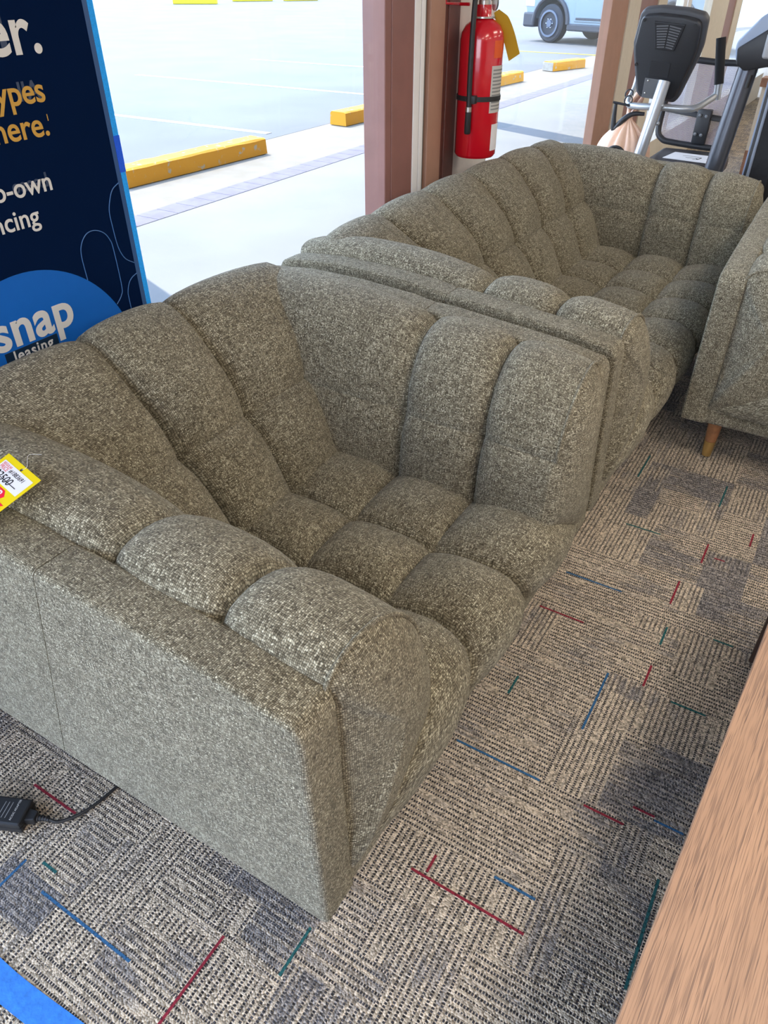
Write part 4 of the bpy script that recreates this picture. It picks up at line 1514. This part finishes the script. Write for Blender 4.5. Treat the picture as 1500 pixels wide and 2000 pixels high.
add_tube(bm, catmull([(-1.235, 4.42, 0.865), (-1.232, 4.42, 0.79), (-1.222, 4.42, 0.745), (-1.185, 4.42, 0.79), (-1.14, 4.43, 0.822), (-1.08, 4.44, 0.826)], 6), [0.009 + 0.006 * math.sin(k / 30 * PI) for k in range(31)], 10)
add_tube(bm, [(-1.25, 4.42, 0.872), (-1.16, 4.42, 0.862)], 0.006, 8)
bk('bottle_holder', bm, M['black_plastic'])
for q in ((-1.195, 4.50, 0.905), (-1.175, 4.43, 0.885)):
    bm = bmesh.new()
    add_tube(bm, [Vector(q) + Vector((0.020 * math.cos(t), 0.006 * math.sin(t), 0.020 * math.sin(t))) for t in [2 * PI * k / 16 for k in range(17)]], 0.0035, 6, cap=False)
    bk('cable_tie', bm, M['rubber'])
# backrest with open mesh
bf = [(-1.16, 0.66), (-1.125, 0.60), (-1.05, 0.585), (-0.80, 0.575), (-0.755, 0.60), (-0.735, 0.68), (-0.725, 0.85), (-0.742, 0.998), (-0.80, 1.005), (-0.92, 1.005), (-1.06, 1.01), (-1.12, 0.98), (-1.15, 0.86)]
def brest(p):
    return Vector((p[0], 5.16 + (p[1] - 0.58) * 0.22, p[1]))
frame_pts = [brest(p) for p in bf]
loop = catmull([frame_pts[-1]] + frame_pts + [frame_pts[0], frame_pts[1]], 5)[5:-5]
brf = bk('backrest_frame', tube(loop, 0.017, 12), M['black_plastic'])
bm = bmesh.new()
add_prism(bm, [(-1.14, 0.775), (-0.735, 0.735), (-0.735, 0.705), (-1.14, 0.745)], 'y', -0.012, 0.012, 0.004)
for v in bm.verts:
    v.co.y += 5.16 + (v.co.z - 0.58) * 0.22 - 0.01
bk('cross_bar', bm, M['black_plastic'])
bm = bmesh.new()
vs = [bm.verts.new(brest(p)) for p in bf]
bmesh.ops.triangulate(bm, faces=[bm.faces.new(vs)])
bk('mesh_panel', bm, MESHCLOTH, smooth=False)
bm = bmesh.new()
add_box(bm, (-0.945, 5.14, 0.59), (-0.865, 5.185, 0.775), 0.006)
bk('backrest_bracket', bm, M['black_plastic'])
for sx, sz in ((-0.925, 0.745), (-0.888, 0.742), (-0.93, 0.645), (-0.895, 0.642)):
    bm = lathe([(0.010, 0.0), (0.010, 0.006), (0.005, 0.008)], 6, (sx, 5.137, sz), Matrix.Rotation(PI / 2, 4, 'X'))
    bk('hex_bolt', bm, M['grey_plate'])
bm = box((-1.10, 4.66, 0.47), (-0.70, 5.12, 0.565), 0.03, 3)
bk('seat', bm, M['vinyl'])
bk('seat_rail', box((-1.02, 4.2, 0.22), (-0.92, 5.5, 0.32), 0.01), M['silver'], smooth=False)
bk('seat_post', box((-0.99, 4.85, 0.30), (-0.93, 4.95, 0.48), 0.006), M['dark_metal'], smooth=False)
bk('housing', box((-1.14, 4.12, 0.06), (-0.92, 4.55, 0.50), 0.05, 3), M['black_plastic'])
for ya in (4.12, 5.42):
    bk('floor_bar', box((-1.27, ya, 0.0), (-0.80, ya + 0.07, 0.07), 0.02), M['silver'])
bk('pedal_strap', tube([(-1.135 - 0.055 * math.cos(t), 4.20, 0.640 + 0.060 * math.sin(t)) for t in [PI * k / 14 for k in range(15)]], 0.008, 8), M['rubber'])
bk('pedal', box((-1.195, 4.15, 0.60), (-1.075, 4.25, 0.635), 0.01), M['black_plastic'])
bk('crank', tube([(-1.075, 4.2, 0.615), (-1.06, 4.28, 0.50)], 0.012, 10), M['silver'])

# owner's sheet lying on the seat
sheet = thing('paper_sheet', 'white printed sheet with black drawings lying on the bike seat', 'paper', (-0.865, 4.845, 0.5665), math.radians(-7))
obj('sheet', box((-0.135, -0.10, 0.0), (0.135, 0.10, 0.004), 0.001), M['paper'], sheet, smooth=False)
bm = bmesh.new()
for pts in ([(-0.06, 0.02), (0.0, 0.035), (0.05, 0.015)], [(-0.03, -0.02), (0.03, -0.012), (0.045, -0.04)], [(0.05, 0.015), (0.045, -0.04), (0.02, -0.05)]):
    for (p, q) in zip(pts, pts[1:]):
        d = Vector((q[0] - p[0], q[1] - p[1], 0))
        nrm = Vector((-d.y, d.x, 0)).normalized() * 0.004
        P0, Q0 = Vector((p[0], p[1], 0.0044)), Vector((q[0], q[1], 0.0044))
        bm.faces.new([bm.verts.new(v) for v in (P0 - nrm, Q0 - nrm, Q0 + nrm, P0 + nrm)])
obj('drawing', bm, M['ink'], sheet, smooth=False)['kind'] = 'stuff'
bm = bmesh.new()
add_box(bm, (0.085, 0.005, 0.004), (0.115, 0.010, 0.0046))
add_box(bm, (0.085, -0.010, 0.004), (0.115, -0.005, 0.0046))
obj('printed_line', bm, M['label_grey'], sheet, smooth=False)['kind'] = 'stuff'

# plastic bag hanging from the handlebar
bag = thing('plastic_bag', 'peach plastic carrier bag knotted and hanging from the bike handlebar', 'bag', (-1.158, 4.44, 0.42))
bm = bmesh.new()
rnd = random.Random(5)
prof = [(0.010, 0.395), (0.016, 0.375), (0.030, 0.358), (0.062, 0.325), (0.098, 0.275), (0.120, 0.215), (0.130, 0.150), (0.125, 0.085), (0.10, 0.035), (0.05, 0.008), (0.0, 0.0)]
prof = [tuple(v) for v in [(p.x, p.z) for p in catmull([(a_, 0, b_) for a_, b_ in prof], 4)]]
SEG = 72
rings = []
ph = [rnd.uniform(0, 6.28) for _ in range(6)]
for (r_, z) in prof:
    ring = []
    k_f = max(0.0, min(1.0, (z - 0.08) / 0.25))
    for k in range(SEG):
        a_ = 2 * PI * k / SEG
        w = 1 + k_f * (0.10 * math.sin(9 * a_ + ph[0]) + 0.07 * math.sin(14 * a_ + ph[1] + z * 6) + 0.05 * math.sin(23 * a_ + ph[2])) + (1 - k_f) * 0.04 * math.sin(5 * a_ + ph[3] + z * 20)
        ring.append(bm.verts.new((r_ * w * math.cos(a_) * 1.18, r_ * w * math.sin(a_) * 0.85, z)))
    rings.append(ring)
for A, B in zip(rings, rings[1:]):
    for k in range(SEG):
        bm.faces.new([A[k], A[(k + 1) % SEG], B[(k + 1) % SEG], B[k]])
bmesh.ops.recalc_face_normals(bm, faces=bm.faces[:])
obj('pouch', bm, M['peach'], bag, angle=None)
bm = bmesh.new()
add_tube(bm, catmull([(0.0, 0, 0.385), (-0.012, 0.01, 0.43), (0.004, 0.03, 0.475), (0.03, 0.055, 0.505), (0.035, 0.075, 0.475), (0.014, 0.05, 0.42), (0.002, 0.01, 0.385)], 6), [0.011 + 0.003 * math.sin(k) for k in range(37)], 8)
obj('handle_loop', bm, M['peach'], bag)
bm = bmesh.new()
bmesh.ops.create_uvsphere(bm, u_segments=14, v_segments=10, radius=0.019, matrix=Matrix.Translation((0, 0, 0.388)) @ Matrix.Diagonal((1, 0.9, 1.1, 1)))
obj('knot', bm, M['peach'], bag)

# ------------------------------------------------------------------ folded treadmill
tm = thing('treadmill', 'folded treadmill with black upright and raised deck at the right edge', 'treadmill', (-0.55, 4.25, 0))
def tmo(name, bm, mat, parent=None, smooth=True, angle=0.7):
    bmesh.ops.transform(bm, matrix=Matrix.Translation((0.55, -4.25, 0)), verts=bm.verts[:])
    return obj(name, bm, mat, parent or tm, smooth=smooth, angle=angle)


bm = bmesh.new()
for (A_, B_) in (((-0.585, 4.16, 1.13), (-0.672, 4.10, 0.10)),):
    add_tube(bm, [A_, B_], [0.043, 0.046], 24)
tmo('upright', bm, M['dark_metal'])
tmo('upright', tube([(0.12, 4.16, 1.13), (0.04, 4.10, 0.10)], [0.043, 0.046], 24), M['dark_metal'])
tmo('upright_slot', tube([(-0.565, 4.119, 1.06), (-0.570, 4.116, 1.01)], 0.010, 10), M['rubber'])
bm = bmesh.new()
add_prism(bm, [(-0.655, 1.155), (-0.655, 1.185), (-0.58, 1.275), (-0.50, 1.330), (0.05, 1.33), (0.16, 1.27), (0.18, 1.16), (0.10, 1.12), (-0.5, 1.12), (-0.60, 1.09), (-0.64, 1.105)], 'y', 4.10, 4.46, 0.012, 3)
cs = tmo('console', bm, M['blue_grey'])
bm = bmesh.new()
add_prism(bm, [(-0.645, 1.160), (-0.52, 1.245), (0.05, 1.25), (0.05, 1.10), (-0.5, 1.095), (-0.595, 1.075), (-0.635, 1.10)], 'y', 4.085, 4.12, 0.008, 2)
tmo('console_underside', bm, M['black_plastic'], cs)
tmo('console_tray', box((-0.535, 4.07, 1.125), (-0.05, 4.11, 1.225), 0.012, 3), M['light_grey'], cs)
# raised deck
DM = Matrix.Translation((-0.505, 4.22, 0.10)) @ Matrix.Rotation(math.radians(-4), 4, 'X')
dk = tmo('deck', box((0.03, -0.02, 0.02), (0.60, 0.06, 1.42), 0.008, 2, DM), M['belt'])
tmo('deck_rail', box((0.0, -0.03, 0.0), (0.034, 0.07, 1.44), 0.006, 2, DM), M['blue_grey'], dk, smooth=False)
tmo('deck_edge', box((0.008, -0.034, 0.0), (0.020, -0.028, 1.44), 0.001, 1, DM), M['black_plastic'], dk, smooth=False)
tmo('deck_rail', box((0.60, -0.03, 0.0), (0.634, 0.07, 1.44), 0.006, 2, DM), M['blue_grey'], dk, smooth=False)
tmo('deck_seam', box((0.115, -0.024, 0.02), (0.121, -0.018, 1.42), 0.001, 1, DM), M['rubber'], dk, smooth=False)
tmo('base_frame', box((-0.715, 4.06, 0.0), (0.16, 4.16, 0.10), 0.015), M['dark_metal'], smooth=False)
bm = lathe([(0.0, -0.02), (0.035, -0.02), (0.04, 0.0), (0.035, 0.02), (0.0, 0.02)], 24, (-0.52, 4.42, 0.04), Matrix.Rotation(PI / 2, 4, 'Y'))
tmo('roller_wheel', bm, M['blue_grey'])

# low cream partition with a brown cap farther back
pt = thing('low_partition', 'low cream partition with a brown top rail behind the treadmill', 'partition', (-0.5, 7.0, 0))
obj('panel', box((-0.35, -0.05, 0.28), (1.6, 0.05, 0.72)), M['cream'], pt, smooth=False)
obj('top_rail', box((-0.37, -0.08, 0.72), (1.62, 0.08, 0.78), 0.006), M['floorwood'], pt, smooth=False)
obj('base_panel', box((-0.35, -0.06, 0.0), (1.6, 0.06, 0.28)), M['floorwood'], pt, smooth=False)

# ------------------------------------------------------------------ table in the foreground
tb = thing('table', 'oak topped table with dark legs in the right foreground', 'table', (0.060, 0.40, 0), math.radians(-3.63))
def tbo(name, bm, mat):
    return obj(name, bm, mat, tb, smooth=False)
tbo('tabletop', box((0.0, -0.85, 0.424), (0.95, 1.28, 0.450), 0.0015, 1), OAK)
for lx, ly in ((0.000, 1.20), (0.89, 1.20), (0.0, -0.80), (0.89, -0.80)):
    tbo('leg', box((lx + 0.004, ly, 0.0), (lx + 0.064, ly + 0.06, 0.424), 0.002, 1), M['dark_wood'])
tbo('apron', box((0.05, -0.78, 0.36), (0.90, 1.24, 0.424)), M['dark_wood'])

# ------------------------------------------------------------------ small things
# price tag over the near arm
pt = thing('price_tag', 'yellow price tag with red and black print hanging over the armchair arm', 'price tag', (-1.067, 0.561, 0.802))
ex_ = Vector((0.098, -0.017, -0.010)).normalized()
ey_ = (Vector((0.005, 0.082, 0.026)) - ex_ * Vector((0.005, 0.082, 0.026)).dot(ex_)).normalized()
ez_ = ex_.cross(ey_)
pt.rotation_euler = Matrix((ex_, ey_, ez_)).transposed().to_euler()
pt.scale = (0.81, 0.81, 0.81)
def pbox(name, u0, v0, u1, v1, z, th, mat):
    return obj(name, box((u0 / 1000, -v1 / 1000, z), (u1 / 1000, -v0 / 1000, z + th)), mat, pt, smooth=False)
pbox('card', 0, 0, 123, 175, 0.0, 0.0008, M['price_yellow'])
pbox('white_panel', 10, 13.5, 115, 56, 0.0008, 0.0003, M['card_white'])
def ptext(name, s, size, mat, u, v, bold=0.0, z=0.0013, align='LEFT', spacing=1.0, shear=0.0, sx=1.0):
    sh = Matrix.Identity(4)
    sh[0][1] = shear
    o = text_obj(name, s, size, mat, pt, Matrix.Translation((u / 1000, -v / 1000, z)) @ sh @ Matrix.Diagonal((sx, 1, 1, 1)), bold, align, 0.0001, spacing)
    return o
ptext('lettering', 'REGULAR', 0.0082, M['ink_red'], 14, 22, 0.0001, sx=0.85)
ptext('lettering', 'PRICE', 0.0125, M['ink_red'], 14, 32, 0.0001, sx=0.85)
ptext('handwriting', '#1883691', 0.0130, M['ink'], 45, 29, 0.0001, shear=0.15)
ptext('handwriting', '$2500', 0.0240, M['ink'], 16, 51, 0.0002, shear=0.2)
obj('strike_line', box((0.012, -0.0465, 0.0012), (0.098, -0.0450, 0.0016)), M['ink'], pt, smooth=False)
bm = bmesh.new()
add_prism(bm, [(0.012, -0.060), (0.085, -0.060), (0.097, -0.070), (0.090, -0.082), (0.116, -0.083), (0.100, -0.098), (0.012, -0.098)], 'z', 0.0008, 0.0011)
obj('red_ribbon', bm, M['card_red'], pt, smooth=False)
ptext('lettering', 'OUR', 0.022, M['card_white'], 40, 79, 0.0004)
ptext('lettering', 'PRICE', 0.014, M['card_white'], 36, 95, 0.0003)
bm = lathe([(0.0032, 0.0), (0.0032, 0.0012)], 16, (0.0647, -0.0094, 0.0))
obj('punched_hole', bm, M['ink'], pt)
obj('string', tube(catmull([(0.0647, -0.0094, 0.001), (0.07, 0.002, 0.004), (0.055, 0.02, 0.012), (0.075, 0.038, 0.010)], 6), 0.0004, 6), M['nylon'], pt)

# power adapter and its lead
pa = thing('power_adapter', 'black power adapter brick with lead running under the armchair', 'power adapter', (-1.135, 0.318, 0.0), math.radians(24))
obj('brick', box((-0.072, -0.030, 0.001), (0.058, 0.030, 0.033), 0.004, 2), M['adapter'], pa, smooth=False)
obj('brick_seam', box((-0.073, -0.0305, 0.0165), (0.0588, 0.0305, 0.0178), 0.0), M['rubber'], pa, smooth=False)
bm = bmesh.new()
add_prism(bm, [(0.056, -0.014), (0.056, 0.014), (0.078, 0.010), (0.078, -0.010)], 'z', 0.007, 0.026, 0.002)
obj('plug', bm, M['adapter'], pa, smooth=False)
bm = bmesh.new()
for k in range(4):
    add_lathe(bm, [(0.0065 - k * 0.0006, -0.0022), (0.0075 - k * 0.0006, 0.0), (0.0065 - k * 0.0006, 0.0022)], 14, (0.080 + k * 0.0062, 0, 0.0155), Matrix.Rotation(PI / 2, 4, 'Y'))
add_tube(bm, [(0.077, 0, 0.0155), (0.104, 0, 0.0145)], 0.0048, 12)
obj('strain_relief', bm, M['rubber'], pa)
inv = (Matrix.Translation((-1.135, 0.318, 0)) @ Matrix.Rotation(math.radians(24), 4, 'Z')).inverted()
lead = catmull([inv @ Vector((-1.135 + 0.104 * math.cos(math.radians(24)), 0.318 + 0.104 * math.sin(math.radians(24)), 0.0145)), inv @ Vector((-1.022, 0.371, 0.007)), inv @ Vector((-0.998, 0.412, 0.005)), inv @ Vector((-0.985, 0.480, 0.0045)), inv @ Vector((-0.985, 0.60, 0.0045)), inv @ Vector((-1.05, 0.80, 0.0045))], 8)
obj('lead', tube(lead, 0.0036, 10), M['rubber'], pa)
lab = text_obj('lettering', 'AC/DC ADAPTER', 0.0062, M['label_paper'], pa, Matrix.Translation((0.036, -0.022, 0.0333)) @ Matrix.Rotation(PI / 2, 4, 'Z'), 0.0, 'LEFT', 0.0001)
for k in range(3):
    obj('printed_line', box((0.020 - k * 0.008, -0.018, 0.033), (0.0215 - k * 0.008, 0.018, 0.0333)), M['label_grey'], pa, smooth=False)

# strip of blue tape on the carpet
bm = bmesh.new()
n = 24
rnd = random.Random(3)
rows = []
for k in range(n + 1):
    x = -1.25 + 0.95 * k / n
    yc = 0.119 + 0.006 * math.sin(k * 0.5) - 0.010 * (x + 0.8)
    rows.append([bm.verts.new((x, yc - 0.024, 0.0020 + rnd.uniform(0, .0012))), bm.verts.new((x, yc, 0.0026 + rnd.uniform(0, .0016))), bm.verts.new((x, yc + 0.024, 0.0020 + rnd.uniform(0, .0012)))])
for A, B in zip(rows, rows[1:]):
    for j in range(2):
        bm.faces.new([A[j], B[j], B[j + 1], A[j + 1]])
bmesh.ops.recalc_face_normals(bm, faces=bm.faces[:])
ft = obj('floor_tape', bm, M['floor_tape'])
tag(ft, 'strip of wrinkled blue tape stuck on the carpet in the lower corner', 'tape')
